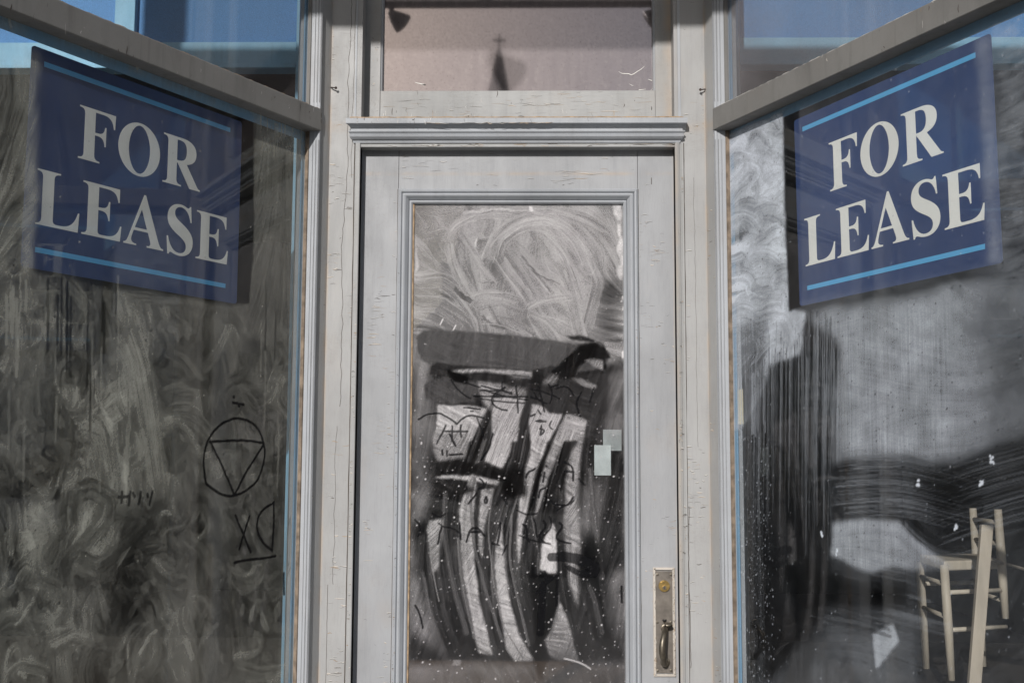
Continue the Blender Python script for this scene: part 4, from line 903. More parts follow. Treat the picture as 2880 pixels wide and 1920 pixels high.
for i, (x0_, x1_) in enumerate(((1700, 1700), (1730, 1722), (1765, 1750), (1800, 1790), (1840, 1828), (1880, 1870), (1915, 1905))): cv.sweep([(x0_, 850), (x0_ - 2, 1150), (x1_, 1600)], kd, 34, None, 0, 0, 640 + i)
for i in range(7):
    y = 1070 + i * 26; cv.sweep([(1895, y), (1985, y - 14), (2070, y - 8), (2130, y + 16), (2190, y + 26 - i * 3), (2270, y - 20), (2400, y - 50)], kd, 34, None, 0, 0, 660 + i)
for i in range(5):
    y = 1300 + i * 40; cv.sweep([(1860, y), (1960, y + 2), (2060, y + 30), (2140, y + 60)], kd, 44, None, 0, 0, 680 + i)
cv.sweep([(2060, 1190), (2110, 1235), (2180, 1285), (2250, 1270), (2400, 1240)], kd, 40, None, 0, 0, 690)
l1 = cv.grain(95, 34); lh = l1; lv = l1 * .6 + lic(1.57 + (fbm(sh, 90, 17) - .5) * .3, 15, 34) * .5
am = fbm(sh, 60, 144, 4); am2 = fbm(sh, 22, 145, 4)
def PR(P, k, v, soft=4, warp=16, tex=.05, L_=None, var=.6):
    m_ = cv.poly(P, k, soft, warp); cv.W = cv.W * (1 - m_) + np.clip(v * (1 + np.clip((l1 if L_ is None else L_) * min(.5, tex * 2.0 / max(v, .06) ** .6 * .45), -.85, 1.6)) + (am2 - .5) * v * var, 0, 1) * m_
cv.W = np.clip(.13 + (am - .5) * .12 + lv * .02, .03, 1)
PR([(1560 / 1, 600), (1420, 640), (1350, 900), (1560, 900)], k6, .24, 10, 30, .04)
PR([(2270, 60), (2400, 30), (2400, 660), (2300, 630)], kd, .26, 5, 20, .08, None, 1.2)
PR([(1840, 740), (1890, 715), (2300, 628), (2400, 640), (2400, 1000), (2352, 1000), (2270, 1045), (2190, 1075), (2100, 1050), (2000, 1058), (1918, 1050), (1925, 800)], kd, .50, 7, 20, .035)
m_ = cv.poly([(2230, 640), (2400, 600), (2400, 1050), (2270, 1040)], kd, 26, 40); cv.W *= 1 - .6 * m_
# swirled column by the post
PR([(1660, 310), (1797, 258), (1803, 480), (1812, 700), (1850, 725), (1840, 800), (1770, 835), (1752, 900), (1700, 985), (1660, 1000)], kd, .66, 2, 7, .12)
r = random.Random(12)
m_ = cv.poly([(1670, 760), (1760, 700), (1750, 900), (1670, 1000)], kd, 10, 20); cv.W = cv.W * (1 - m_) + m_ * np.clip(.36 + lv * .1, 0, 1)
PR([(1765, 735), (1850, 715), (1838, 815), (1765, 835)], kd, .72, 2, 6, .06, lh)
# clear strip and the sign
PR([(1799, 262), (1835, 240), (1842, 705), (1812, 715)], kd, .03, 1, 2, .006)
PR([(1838, 225), (2275, 60), (2300, 620), (2200, 640), (1845, 708)], kd, .12, 2, 4, .02, lv)
PR([(2240, 75), (2275, 60), (2302, 618), (2272, 628)], kd, .30, 3, 8, .03, l1)
PR([(1842, 690), (2200, 622), (2290, 600), (2300, 624), (2200, 642), (1845, 710)], kd, .18, 2, 6, .03)
PR([(1838, 225), (2275, 60), (2278, 78), (1838, 248)], kd, .12, 3, 6, .02)
# dark column of vertical bristles
PR([(1760, 900), (1768, 840), (1845, 815), (1850, 730), (1925, 800), (1920, 1050), (1908, 1300), (1900, 1400), (1760, 1568), (1690, 1568), (1698, 1010), (1745, 960)], kd, .055, 4, 10, .04, lv, .9)
for i in range(90):
    x = 1700 + i * 2.35 + r.uniform(-4, 4); y0_ = np.interp(x, [1700, 1750, 1765, 1850, 1860, 1925], [900, 860, 825, 800, 725, 760]) + r.uniform(-14, 10)
    cv.paint([(x, y0_ - 20), (x - 1, y0_ + r.uniform(60, 160)), (x - 3, y0_ + r.uniform(170, 420))], kd, r.uniform(1.4, 3.6), r.choice((.05, .3, .45, .55)), r.uniform(.35, .8), 1500 + i, var=.5, fade=.75)
for i in range(130):
    x = r.uniform(1850, 1932) if i < 80 else r.uniform(1700, 1890); y0_ = r.uniform(730, 900); y1_ = r.uniform(960, 1290)
    cv.paint([(x, y0_), (x + r.uniform(-4, 2), (y0_ + y1_) / 2), (x + r.uniform(-8, 2), y1_)], kd, r.uniform(1.1, 2.4), .46 if i < 80 else .26, r.uniform(.3, .8), 1300 + i, var=.5, fade=.6)
for i in range(26):
    x = 1695 + i * 2.6 + r.uniform(-2, 2); cv.paint([(x, r.uniform(820, 870)), (x, r.uniform(960, 1010))], kd, 3, r.choice((.12, .65)), .5, 840 + i, var=.4)
# horizontal sweep, wavy
PR([(1905, 1062), (2000, 1055), (2100, 1052), (2185, 1080), (2250, 1045), (2400, 1000), (2400, 1260), (2220, 1290), (2150, 1268), (2080, 1200), (1912, 1192)], kd, .09, 3, 8, .035, lh, .9)
for i in range(16):
    y = 1058 + i * 8.6 + r.uniform(-3, 3); x_ = 1908 + r.uniform(-4, 120)
    cv.paint([(x_, y), (x_ + 70, y - 10), (x_ + 150, y - 6), (x_ + 220, y + 14)], kd, r.uniform(1.6, 3.2), r.choice((.3, .4)), .4, 880 + i, var=.9, fade=.6)
for i in range(70):
    y = 1056 + i * 1.95; x_ = r.uniform(1902, 2060); x2 = x_ + r.uniform(90, 240); f_ = lambda x: y - 8 * math.sin((x - 1905) / 75.) + max(0, (x - 2080)) * .18
    cv.paint([(x_ + (x2 - x_) * j / 5, f_(x_ + (x2 - x_) * j / 5)) for j in range(6)], kd, r.uniform(1.1, 1.9), r.choice((.34, .42, .5)), r.uniform(.3, .7), 1000 + i, var=.6, fade=.5)
for i in range(46):
    y0_ = 1052 + i * 4.2; x_ = r.uniform(2150, 2260)
    cv.paint([(x_, y0_ + 26), (x_ + 60, y0_ + 4), (x_ + 200, y0_ - 34)], kd, r.uniform(1.1, 2.), r.choice((.28, .36)), r.uniform(.25, .6), 1080 + i, var=.6, fade=.4)
for i in range(60):
    y0_ = 1295 + i * 2.4; x_ = r.uniform(1840, 2060)
    cv.paint([(x_, y0_), (x_ + 60, y0_ + 8), (x_ + r.uniform(90, 160), y0_ + 34)], kd, r.uniform(1.1, 2.), r.choice((.24, .34, .4)), r.uniform(.25, .6), 1140 + i, var=.6, fade=.4)
PR([(1912, 1200), (1990, 1190), (2065, 1196), (2110, 1245), (2190, 1300), (2130, 1312), (2050, 1300), (2000, 1316), (1950, 1296), (1908, 1275)], kd, .56, 2, 5, .04, None, .5)
for i in range(3): cv.paint([(2070 + i * 6, 1196 + i * 3), (2110 + i * 8, 1240), (2180, 1278 + i * 2), (2240, 1262 + i * 2), (2300, 1250)], kd, 4, (.08, .4)[i % 2], .6, 930 + i, var=.4)
# lower right: thin film, pale wedge, smears
PR([(2100, 1290), (2400, 1260), (2400, 1600), (2090, 1600)], kd, .12, 12, 30, .03, l1)
PR([(1900, 1430), (2010, 1440), (2110, 1420), (2110, 1600), (1840, 1600)], kd, .24, 10, 30, .04, l1)
PR([(2003, 1452), (2052, 1430), (2066, 1470), (2020, 1530), (2012, 1534)], kd, .55, 1, 4, .04)
for i in range(22):
    x = 1890 + r.uniform(0, 160); y = 1340 + i * 4
    cv.paint([(x, y), (x + 70, y + 14), (x + 150, y + 36)], kd, 4, r.choice((.03, .3, .36)), .5, 950 + i, bristle=2, var=.7)
PR([(1800, 1295), (1880, 1300), (1960, 1330), (2090, 1330), (2080, 1390), (1960, 1400), (1840, 1400)], kd, .035, 6, 14, .012, lh)
vs_ = lic(np.full(sh, 1.57), 41, 40); m_ = cv.poly([(1850, 730), (2200, 700), (2200, 1450), (1850, 1450)], kd, 16, 20); cv.W *= 1 + np.clip(vs_ * .075 * m_, -.45, .6)
cv.W *= (1 - .5 * cv.poly([(2130, 1060), (2230, 1090), (2230, 1200), (2140, 1200)], kd, 12, 20))
cv.specks(620, 15, .3, .8, .55); cv.specks(2600, 16, .3, .9, .0, add=.6)
q = cv.pts([(1700, 1568), (1770, 1000)], kd); cv.specks(420, 17, .3, .9, .6, (min(q[0][0], q[1][0]), max(q[0][0], q[1][0]), q[0][1], q[1][1]))
for px, py in ((2108, 1108), (2195, 1212), (2278, 1055), (2252, 1108), (1888, 1225), (1921, 1268)):
    a_, b_ = cv.pt(px * kd, py * kd); cv.specks(7, px, .8, 1.6, .95, (a_ - 2, a_ + 2, b_ - 3, b_ + 3))
cv.W = np.clip(cv.W, 0, 1) ** 1.5 * 1.12
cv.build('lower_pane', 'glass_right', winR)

# ------------------------------------------------------------------ lease signs, stuck behind the glass
GL = {
 'F': [[(16, 676), (583, 676), (577, 490), (558, 490), 'c', (545, 590), (500, 636), (400, 640), (262, 640), (262, 380), (300, 380), 'c', (380, 380), (410, 410), (420, 482), (438, 482), (438, 232), (420, 232), 'c', (410, 315), (380, 345), (300, 345), (262, 345), (262, 100), 'c', (262, 40), (285, 22), (349, 19), (349, 0), (16, 0), (16, 19), 'c', (80, 22), (100, 42), (100, 100), (100, 576), 'c', (100, 634), (80, 654), (16, 657)]],
 'E': [[(16, 676), (597, 676), (597, 500), (578, 500), 'c', (560, 595), (520, 636), (400, 640), (262, 640), (262, 382), (300, 382), 'c', (385, 382), (415, 410), (428, 482), (446, 482), (446, 232), (428, 232), 'c', (415, 315), (385, 345), (300, 345), (262, 345), (262, 90), 'c', (262, 50), (275, 36), (320, 36), (390, 36), 'c', (530, 36), (590, 90), (622, 198), (641, 198), (625, 0), (16, 0), (16, 19), 'c', (80, 22), (100, 42), (100, 100), (100, 576), 'c', (100, 634), (80, 654), (16, 657)]],
 'L': [[(19, 676), (355, 676), (355, 657), 'c', (285, 654), (264, 634), (264, 576), (264, 90), 'c', (264, 50), (280, 36), (330, 36), (370, 36), 'c', (530, 36), (590, 110), (633, 240), (652, 240), (638, 0), (19, 0), (19, 19), 'c', (82, 22), (102, 42), (102, 100), (102, 576), 'c', (102, 634), (82, 654), (19, 657)]],
 'A': [[(9, 0), (9, 19), 'c', (50, 26), (65, 45), (90, 105), (330, 690), (358, 690), (596, 110), 'c', (625, 42), (645, 24), (689, 19), (689, 0), (402, 0), (402, 19), 'c', (450, 22), (464, 32), (464, 58), 'c', (464, 80), (455, 100), (416, 198), (172, 198), (146, 130), 'c', (120, 60), (130, 24), (222, 19), (222, 0)], [(188, 235), (400, 235), (297, 490)]],
 'R': [[(26, 676), (370, 676), 'c', (540, 676), (630, 610), (630, 500), 'c', (630, 400), (560, 345), (455, 325), (650, 62), 'c', (672, 32), (690, 21), (715, 19), (715, 0), (517, 0), (288, 318), (272, 318), (272, 100), 'c', (272, 42), (295, 22), (362, 19), (362, 0), (26, 0), (26, 19), 'c', (88, 22), (110, 42), (110, 100), (110, 576), 'c', (110, 634), (88, 654), (26, 657)], [(272, 640), (320, 640), 'c', (410, 640), (452, 600), (452, 500), 'c', (452, 405), (410, 355), (310, 355), (272, 355)]],
 'S': [[(465, 692), (483, 472), (462, 472), 'c', (440, 590), (370, 655), (285, 655), 'c', (215, 655), (172, 618), (172, 562), 'c', (172, 515), (200, 488), (280, 446), 'c', (430, 370), (515, 310), (515, 188), 'c', (515, 62), (415, -19), (278, -19), 'c', (225, -19), (185, -10), (140, 6), 'c', (105, 18), (88, 8), (80, -19), (58, -19), (38, 225), (60, 225), 'c', (90, 90), (170, 18), (262, 18), 'c', (345, 18), (392, 60), (392, 122), 'c', (392, 172), (350, 210), (270, 250), 'c', (130, 320), (42, 370), (42, 495), 'c', (42, 612), (135, 692), (268, 692), 'c', (310, 692), (345, 684), (385, 668), 'c', (415, 656), (435, 664), (446, 692)]],
}
def tess(path):
    out = []; i = 0
    while i < len(path):
        if path[i] == 'c':
            p0 = np.array(out[-1], float); a, b_, c = (np.array(path[i + j], float) for j in (1, 2, 3))
            for t in np.linspace(0, 1, 9)[1:]: out.append(tuple((1 - t) ** 3 * p0 + 3 * (1 - t) ** 2 * t * a + 3 * (1 - t) * t * t * b_ + t ** 3 * c))
            i += 4
        else: out.append(path[i]); i += 1
    return out
def oval(cx, cy, rx, ry, e=2.0): return [(cx + rx * math.copysign(abs(math.cos(a)) ** (2 / e), math.cos(a)), cy + ry * math.copysign(abs(math.sin(a)) ** (2 / e), math.sin(a))) for a in [2 * math.pi * k / 48 for k in range(48)]]
def letters_mesh(name):
    cu = bpy.data.curves.new(name, 'CURVE'); cu.dimensions = '2D'; cu.fill_mode = 'BOTH'; cu.extrude = 1.5
    def spl(P):
        s = cu.splines.new('POLY'); s.points.add(len(P) - 1)
        for q, (x, y) in zip(s.points, P): q.co = (x, y, 0, 1)
        s.use_cyclic_u = True
    V2 = 940
    place = [('F', 600, V2), ('R', 1983, V2), ('L', 24, 0), ('E', 702, 0), ('A', 1376, 0), ('E', 2645, 0), ('S', SX, 0)]
    for g, ox, oy in place:
        for P in GL[g]: spl([(x + ox, y + oy) for x, y in tess(P)])
    spl(oval(OX + 389, V2 + 336, 354, 356, 2.0)); spl(oval(OX + 389, V2 + 336, 182, 322, 1.95))
    ob = bpy.data.objects.new(name, cu); COL.objects.link(ob); bpy.context.view_layer.update()
    dg = bpy.context.evaluated_depsgraph_get(); me = bpy.data.meshes.new_from_object(ob.evaluated_get(dg))
    bpy.data.objects.remove(ob); return me
OX, SX = 1205, 2083
LET = letters_mesh('lettering')
def rect_mesh(u0, u1, v0, v1, z0, z1, mat, name, rnd=0):
    me = bpy.data.meshes.new(name); pts = []
    if rnd:
        for cx, cy, a0 in ((u1 - rnd, v0 + rnd, -90), (u1 - rnd, v1 - rnd, 0), (u0 + rnd, v1 - rnd, 90), (u0 + rnd, v0 + rnd, 180)):
            for k in range(6): a = math.radians(a0 + 18 * k); pts.append((cx + rnd * math.cos(a), cy + rnd * math.sin(a)))
    else: pts = [(u0, v0), (u1, v0), (u1, v1), (u0, v1)]
    n = len(pts); me.from_pydata([(x, y, z0) for x, y in pts] + [(x, y, z1) for x, y in pts], [], [tuple(range(n))[::-1], tuple(range(n, 2 * n))] + [(i, (i + 1) % n, n + (i + 1) % n, n + i) for i in range(n)])
    me.materials.append(M[mat]); return me
LET.materials.clear(); LET.materials.append(M['white_print'])
SC = 1.66190e-4
def sign(wl, side, uc, zc, ang, label):
    t = thing('lease_sign', label, 'sign', 'for lease signs in the display windows')
    # local: x reading direction, y up, z towards the viewer
    rd = -wl.d if side == 'L' else wl.d
    x = Vector(rd); y = Vector((0, 0, 1)); z = Vector(-wl.n)
    O = Vector(wl.P(uc, GW + .0075, zc))
    R = Matrix((x, y, z)).transposed().to_4x4()
    t.matrix_world = Matrix.Translation(O) @ R @ Matrix.Rotation(ang, 4, 'Z') @ Matrix.Scale(SC, 4) @ Matrix.Translation(Vector((-1600, -700, 0)))
    for nm, me in (('sign_panel', rect_mesh(-120, 3500, -540, 2150, -8, 0, 'navy', 'sign_panel', 45)), ('lettering', LET),
                   ('stripe', rect_mesh(62, 3260, 1936, 2000, .5, 3, 'sky_print', 'stripe')), ('stripe', rect_mesh(62, 3260, -340, -278, .5, 3, 'sky_print', 'stripe'))):
        o = bpy.data.objects.new(nm, me); COL.objects.link(o); o.parent = t
        if nm == 'lettering': o.location.z = 2.0
    return t
sign(WL, 'L', .60417, 2.0393, -.00079, 'navy FOR LEASE sign behind the left window, above the circle and triangle drawing')
sign(WR, 'R', .60617, 2.0341, .01353, 'navy FOR LEASE sign behind the right window, above the wooden chair')

# ------------------------------------------------------------------ handle set (sub-parts of its plate)
K8 = lambda x, y: onY(1740 + x / 3.7333, 1500 + y / 3.7333, Yd)
def rc(x0, y0, x1, y1): a = K8(x0, y0); b_ = K8(x1, y1); return a[0], b_[0], b_[2], a[2]
fx0, fx1, fz0, fz1 = rc(358, 352, 600, 1500)
mb = MB(); mb.frame(FR, fx0, fx1, fz0, fz1, [(0, Yd + .001), (0, Yd - .003), (.0015, Yd - .005), (.0055, Yd - .0055), (.007, Yd - .003), (.007, Yd + .001)], 'cream')
checks(mb, FR, fx0 + .0008, fx0 + .0066, fz0 + .004, fz1 - .004, Yd - .0057, 80, seed=400, L=(.002, .008), horizontal=False, ochre=.6)
checks(mb, FR, fx1 - .0066, fx1 - .0004, fz0 + .004, fz1 - .004, Yd - .0057, 110, seed=401, L=(.002, .008), horizontal=False, ochre=.5)
mb.build('plate_surround', door)
px0, px1, pz0, pz1 = rc(385, 390, 572, 1462)
mb = MB(); mb.box(FR, px0, px1, Yd - .0035, Yd + .001, pz0, pz1, 'plate'); plate = mb.build('handle_plate', door, bevel=.0012)
def disc(mb, c, r, y0, y1, mat, seg=32, dome=0):
    vs = [(c[0] + r * math.cos(2 * math.pi * k / seg), y, c[2] + r * math.sin(2 * math.pi * k / seg)) for y in (y0, y1) for k in range(seg)]
    mb.add(vs + [(c[0], y1 - dome, c[2])], [(k, (k + 1) % seg, seg + (k + 1) % seg, seg + k) for k in range(seg)] + [(seg + k, seg + (k + 1) % seg, 2 * seg) for k in range(seg)], mat)
c = K8(475, 545); mb = MB(); rr_ = 57 / 3.7333 / F * 3.04
disc(mb, c, rr_, Yd - .002, Yd - .0085, 'brass'); disc(mb, c, rr_ * .86, Yd - .0085, Yd - .0098, 'brass')
c2 = K8(476, 562); disc(mb, c2, rr_ * .42, Yd - .0098, Yd - .0118, 'brass'); disc(mb, c2, rr_ * .34, Yd - .0118, Yd - .0122, 'bronze')
mb.box(FR, c2[0] - .0007, c2[0] + .0007, Yd - .01245, Yd - .0122, c2[2] - .0035, c2[2] + .0035, 'black')
mb.build('lock_cylinder', plate, bevel=.0004)
for x, y in ((404, 427), (548, 428), (404, 928), (546, 926), (408, 1432), (548, 1430)):
    s_ = K8(x, y); mb = MB(); disc(mb, s_, .0034, Yd - .003, Yd - .0046, 'bronze', 16, .0006)
    mb.box(FR, s_[0] - .0028, s_[0] + .0028, Yd - .0056, Yd - .005, s_[2] - .0004, s_[2] + .0004, 'black'); mb.build('screw', plate)
a, b_ = K8(475, 905), K8(505, 935)
mb = MB(); mb.box(FR, a[0] - .004, a[0] + .006, Yd - .006, Yd - .003, a[2] - .002, a[2] + .002, 'black')
mb.tube([(a[0], Yd, a[2] - .003), (a[0] + .002, Yd - .014, a[2] - .005), (b_[0], Yd - .026, b_[2] + .001), (b_[0] + .003, Yd - .034, b_[2] - .003)], [.003, .0045, .0095, .0085], 'bronze', 16, .35)
mb.build('thumb_latch', plate, smooth=True)
g0, g1, g2, g3, g4, g5 = K8(478, 1000), K8(462, 1020), K8(440, 1110), K8(432, 1200), K8(448, 1300), K8(484, 1350)
mb = MB()
mb.tube([(g0[0] + .002, Yd, g0[2] + .002), (g0[0], Yd - .018, g0[2] + .003), (g1[0], Yd - .033, g1[2] - .001), ((g1[0] + g2[0]) / 2, Yd - .041, (g1[2] + g2[2]) / 2), (g2[0], Yd - .044, g2[2]), (g3[0], Yd - .045, g3[2]), ((g3[0] + g4[0]) / 2, Yd - .043, (g3[2] + g4[2]) / 2),
         (g4[0] + .002, Yd - .034, g4[2]), (g5[0] - .004, Yd - .024, g5[2] - .002), (g5[0], Yd - .012, g5[2]), (g5[0] + .001, Yd, g5[2] + .002)],
        [.0085, .0075, .0068, .0068, .0078, .0085, .008, .0072, .0074, .0085, .0105], 'bronze', 20)
disc(mb, (g0[0] + .002, 0, g0[2] + .003), .0115, Yd - .003, Yd - .006, 'bronze'); disc(mb, (g5[0] + .001, 0, g5[2] + .001), .0125, Yd - .003, Yd - .006, 'bronze')
o = mb.build('pull_grip', plate, smooth=True); sb = o.modifiers.new('s', 'SUBSURF'); sb.levels = sb.render_levels = 1

# ------------------------------------------------------------------ blue clerestory partitions inside
YP = .24
def partition(x0, x1, stiles, zr0, zr1, post, label):
    t = thing('clerestory_partition', label, 'partition', 'blue partitions behind the display windows')
    mb = MB(); mb.box(FR, x0, x1, YP, YP + .05, zr0, zr1, 'blue_rail'); mb.box(FR, x0, x1, YP - .008, YP - .0001, zr0, zr0 + .012, 'blue_rail'); mb.build('rail', t, bevel=.002)
    mb = MB(); mb.box(FR, x0, x1, YP + .02, YP + .03, zr1 - .005, 4.04, 'blue_board'); mb.build('panel', t)
    for a, b_ in stiles:
        mb = MB(); mb.box(FR, a, b_, YP - .004, YP + .045, zr1 + .0005, 4.04, 'blue_rail'); mb.build('stile', t, bevel=.002)
    mb = MB(); mb.box(FR, post[0], post[1], YP - .01, YP + .06, .63, 4.04, 'blue_rail'); mb.build('post', t, bevel=.002)
    return t
xp = lambda px, py: float(onY(px, py, YP)[0]); zp = lambda py, px: float(onY(px, py, YP)[2])
partition(-3.3, xp(833, 150), [(xp(323, 60), xp(380, 60)), (xp(-420, 60), xp(-360, 60))], zp(193, 800), zp(118, 800), (xp(833, 200), xp(853, 200)), 'light blue inner partition high behind the left display window')
partition(xp(2080, 150), 3.3, [(xp(2980, 60), xp(3050, 60))], zp(184, 2080), zp(106, 2080), (xp(2058, 200), xp(2080, 200)), 'light blue inner partition high behind the right display window')

# ------------------------------------------------------------------ inside the right display: chair, plank, table
ZPL = .60
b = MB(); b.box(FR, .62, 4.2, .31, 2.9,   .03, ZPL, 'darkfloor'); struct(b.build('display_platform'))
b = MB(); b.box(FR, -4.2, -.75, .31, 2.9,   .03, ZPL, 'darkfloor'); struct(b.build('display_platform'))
k7p = lambda x, y, Y: onY(1980 + x / 1.6333, 960 + y / 1.6333, Y)
chair = thing('wooden_chair', 'pale painted wooden chair standing inside the right display window', 'chair')
def leg(pts, r, name='leg', par=chair):
    mb = MB(); mb.tube(pts, r, 'white', 12); return mb.build(name, par, smooth=True)
YA, YB = 1.40, 1.72
A1 = k7p(1103, 1025, YA); A2 = k7p(1138, 1555, YA)       # front leg nearest
B1 = k7p(990, 1010, YB); B2 = k7p(1022, 1500, YB)        # front-left leg
C1 = k7p(1350, 770, YA + .10); C2 = k7p(1385, 1270, YA + .10)  # right back post
E1 = k7p(1235, 765, YB + .08); E2 = k7p(1283, 1490, YB + .08)  # left back post
for p, q in ((A1, A2), (B1, B2)): leg([p, (p + q) / 2, q], [.0155, .0165, .013])
for p, q in ((C1, C2), (E1, E2)): leg([p, (p + q) / 2, q], [.014, .0175, .013], 'back_post')
zs = float(A1[2]) + .0
def at(p, q, z): t = (z - p[2]) / (q[2] - p[2]); return p + (q - p) * t
sa, sb_, sc2, sd = at(A1, A2, zs), at(B1, B2, zs), at(C1, C2, zs), at(E1, E2, zs)
mb = MB(); vs = [tuple(p) for p in (sa, sb_, sd, sc2)]; vs = [(x, y, z + .014) for x, y, z in vs] + [(x, y, z - .022) for x, y, z in vs]
mb.add(vs, [(0, 1, 2, 3), (7, 6, 5, 4), (0, 4, 5, 1), (1, 5, 6, 2), (2, 6, 7, 3), (3, 7, 4, 0)], 'white'); mb.build('seat', chair, bevel=.006)
for (p, q), (p2, q2), zz in (((A1, A2), (C1, C2), -.10), ((A1, A2), (C1, C2), -.235), ((B1, B2), (A1, A2), -.07), ((B1, B2), (A1, A2), -.19), ((B1, B2), (E1, E2), -.1), ((C1, C2), (E1, E2), -.14)):
    leg([at(p, q, zs + zz), at(p2, q2, zs + zz)], .0085, 'stretcher')
for zz in (.07, .15):
    leg([at(C1, C2, zs + zz), at(E1, E2, zs + zz)], .009, 'back_rail')
P0, P1 = k7p(1298, 840, YA - .22), k7p(1236, 1640, YA - .30)
mb = MB(); d_ = P1 - P0; hw = .021
vs = []
for p in (P0, P1):
    for sx_, sy_ in ((-hw, -.012), (hw, -.012), (hw, .012), (-hw, .012)): vs.append((p[0] + sx_, p[1] + sy_, p[2]))
mb.add(vs, [(0, 1, 2, 3), (7, 6, 5, 4), (0, 4, 5, 1), (1, 5, 6, 2), (2, 6, 7, 3), (3, 7, 4, 0)], 'plank')
o = mb.build('plank', None, bevel=.003); tag(o, 'pale wooden plank leaning in front of the wooden chair', 'plank')
q0, q1 = k7p(1315, 1000, YA + .0), k7p(1560, 1070, YA + .4)
mb = MB(); mb.tube([q0, (q0 + q1) / 2, q1], .006, 'plank', 8); tag(mb.build('thin_stick'), 'thin wooden stick resting across the chair seat', 'stick')
# beige strip behind the right glass
q0 = WR.on(1980 + 168 / 1.6333, 960 + 220 / 1.6333, GW + .006); q1 = WR.on(1980 + 168 / 1.6333, 960 + 380 / 1.6333, GW + .006)
mb = MB(); mb.box(WR, q0[0] - .011, q0[0] + .011, GW + .0045, GW + .0055, q1[1], q0[1], 'tape'); tag(mb.build('paper_strip'), 'short yellowed strip stuck behind the glass edge of the right window', 'tape')
# cards added behind the door glass, standing in for bright street reflections
for (x0_, y0_, x1_, y1_), Y_, lb, mt in (((1335, 1495 - 1523, 1452, 105), Yd + .020,  'grey card behind the door glass standing in for a street reflection, the higher one', 'greycard'), ((1280, 70, 1385, 260), Yd + .0175, 'white card behind the door glass standing in for a street reflection, the lower one', 'card')):
    a = onY(1100 + x0_ / 2.24, 1220 + y0_ / 2.24, Y_); c = onY(1100 + x1_ / 2.24, 1220 + y1_ / 2.24, Y_)
    mb = MB(); mb.box(FR, a[0], c[0], Y_, Y_ + .001, c[2], a[2], mt); tag(mb.build('reflection_card'), lb, 'notice', 'cards standing in for reflections in the door glass')

# ------------------------------------------------------------------ across the street: church with spire (seen in the transom glass)
MY = 2 * (SASH + .02)                                   # mirror plane doubles the distance
def refl(px, py, dist):                                 # point at Y = -dist whose mirror image lies on this pixel
    q = onY(px, py, dist + MY); return np.array([q[0], -dist, q[2]])
DS = 60.
top = refl(1404, 98, DS); mid = refl(1404, 128, DS); foot = refl(1403, 260, DS); hw_ = abs(refl(1434, 260, DS)[0] - refl(1374, 260, DS)[0]) / 2
ch = thing('church', 'stone church with slate spire and cross across the street', 'church')
cx, cy = float(mid[0]), -DS
mb = MB(); zap = float(refl(1404, 150, DS)[2]); w0 = hw_ * .28; slope = (hw_ - w0) / (zap - foot[2]); zb_ = 12.; wb = w0 + slope * (zap - zb_)
seg = 8; vs = [(cx + r_ * math.cos(math.pi / 8 + 2 * math.pi * k / seg) * 1.05, cy + r_ * math.sin(math.pi / 8 + 2 * math.pi * k / seg), z_) for z_, r_ in ((zb_, wb), (zap, w0)) for k in range(seg)]
mb.add(vs, [(k, (k + 1) % seg, seg + (k + 1) % seg, seg + k) for k in range(seg)] + [tuple(range(seg))[::-1], tuple(range(seg, 16))], 'slate'); mb.build('spire', ch)
mb = MB(); zt_ = float(top[2]); mb.box(FR, cx - .05, cx + .05, cy - .05, cy + .05, zap, zt_, 'black'); arm = zt_ - (zt_ - zap) * .32
mb.box(FR, cx - .37, cx + .37, cy - .045, cy + .045, arm - .05, arm + .05, 'black'); mb.box(FR, cx - .13, cx + .13, cy - .13, cy + .13, zap - .02, zap + .16, 'black'); mb.build('cross', ch)
mb = MB(); mb.box(FR, cx - wb - .3, cx + wb + .3, cy - wb - .3, cy + wb + .3, -.13, zb_, 'stone'); mb.box(FR, cx - wb - .45, cx + wb + .45, cy - wb - .45, cy + wb + .45, zb_ - .5, zb_ - .1, 'stone'); mb.build('tower', ch)
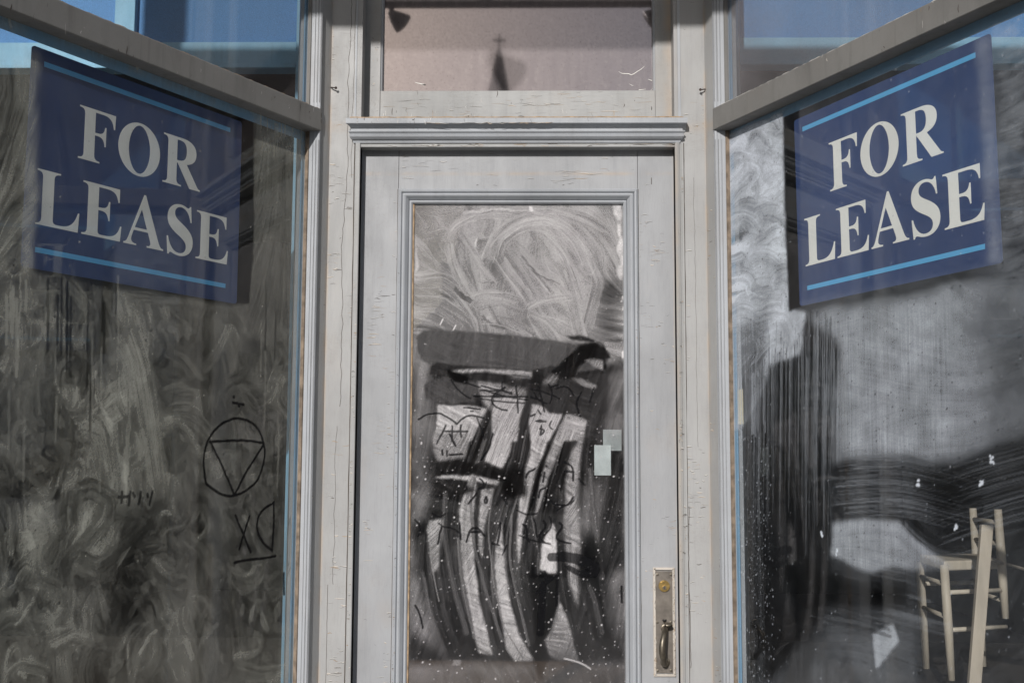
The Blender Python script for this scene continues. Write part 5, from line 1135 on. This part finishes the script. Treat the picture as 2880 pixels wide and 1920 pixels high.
mb = MB(); mb.add([(cx - 5, cy - 20, -.13), (cx + 5, cy - 20, -.13), (cx + 5, cy - wb - .35, -.13), (cx - 5, cy - wb - .35, -.13), (cx - 5, cy - 20, 9), (cx + 5, cy - 20, 9), (cx + 5, cy - wb - .35, 9), (cx - 5, cy - wb - .35, 9), (cx, cy - 20, 14), (cx, cy - wb - .35, 14)],
                  [(0, 4, 8, 5, 1), (3, 2, 6, 9, 7), (0, 3, 7, 4), (1, 5, 6, 2), (4, 7, 9, 8), (5, 8, 9, 6)], 'stone'); mb.build('nave', ch)
for k, (x0_, x1_, h_) in enumerate(((-42, -5.2, 11), (1.4, 42, 10.4))):
    bb_ = thing('shop_building', ('brick building across the street left of the church', 'brick building across the street right of the church')[k], 'building')
    mb = MB(); mb.box(FR, x0_, x1_, -46, -38, -.13, h_, 'brick'); mb.build('wall', bb_)
    mb = MB(); mb.box(FR, x0_ - .2, x1_ + .2, -38.1, -37.7, h_ - .5, h_ - .1, 'stone'); mb.build('cornice', bb_)
    for j in range(8):
        xa = x0_ + 1.2 + j * (x1_ - x0_ - 2.4) / 8
        mb = MB(); mb.box(FR, xa, xa + 1.6, -37.99, -37.9, 1, 3.2, 'dark'); mb.build('window', bb_)
# spotlights under the lintel edge, seen mirrored in the transom glass
def lamp(cx_px, flip, label):
    DL = 2.06
    def R_(x, y): return refl(780 + x / 5.88 + cx_px, y / 5.88, DL)
    t = thing('spotlight', label, 'lamp', 'spotlights under the entry lintel')
    f = -1 if flip else 1
    c0 = R_(1860 if not flip else 720, 140); a = R_(1850, 230) if not flip else R_(700, 230)
    neck = R_(1900, 240) if not flip else R_(690, 215); rim = R_(2080, 400) if not flip else R_(505, 345)
    mb = MB(); mb.tube([(c0[0], -2.0, float(c0[2]) + .12), (c0[0], -2.06, float(c0[2]) + .05), tuple(neck)], [.016, .013, .012], 'black', 10); mb.build('bracket', t, smooth=True)
    n0, n1 = Vector(neck), Vector(rim); d0 = (n1 - n0)
    mb = MB(); mb.tube([n0 - d0 * .25, n0, n0 + d0 * .35, n0 + d0 * .8, n0 + d0], [.010, .022, .034, .046, .050], 'black', 24); mb.build('lamp_shade', t, smooth=True)
lamp(0, False, 'small black spotlight under the lintel, nearer the left window')
lamp(960, True, 'small black spotlight under the lintel, nearer the right window')
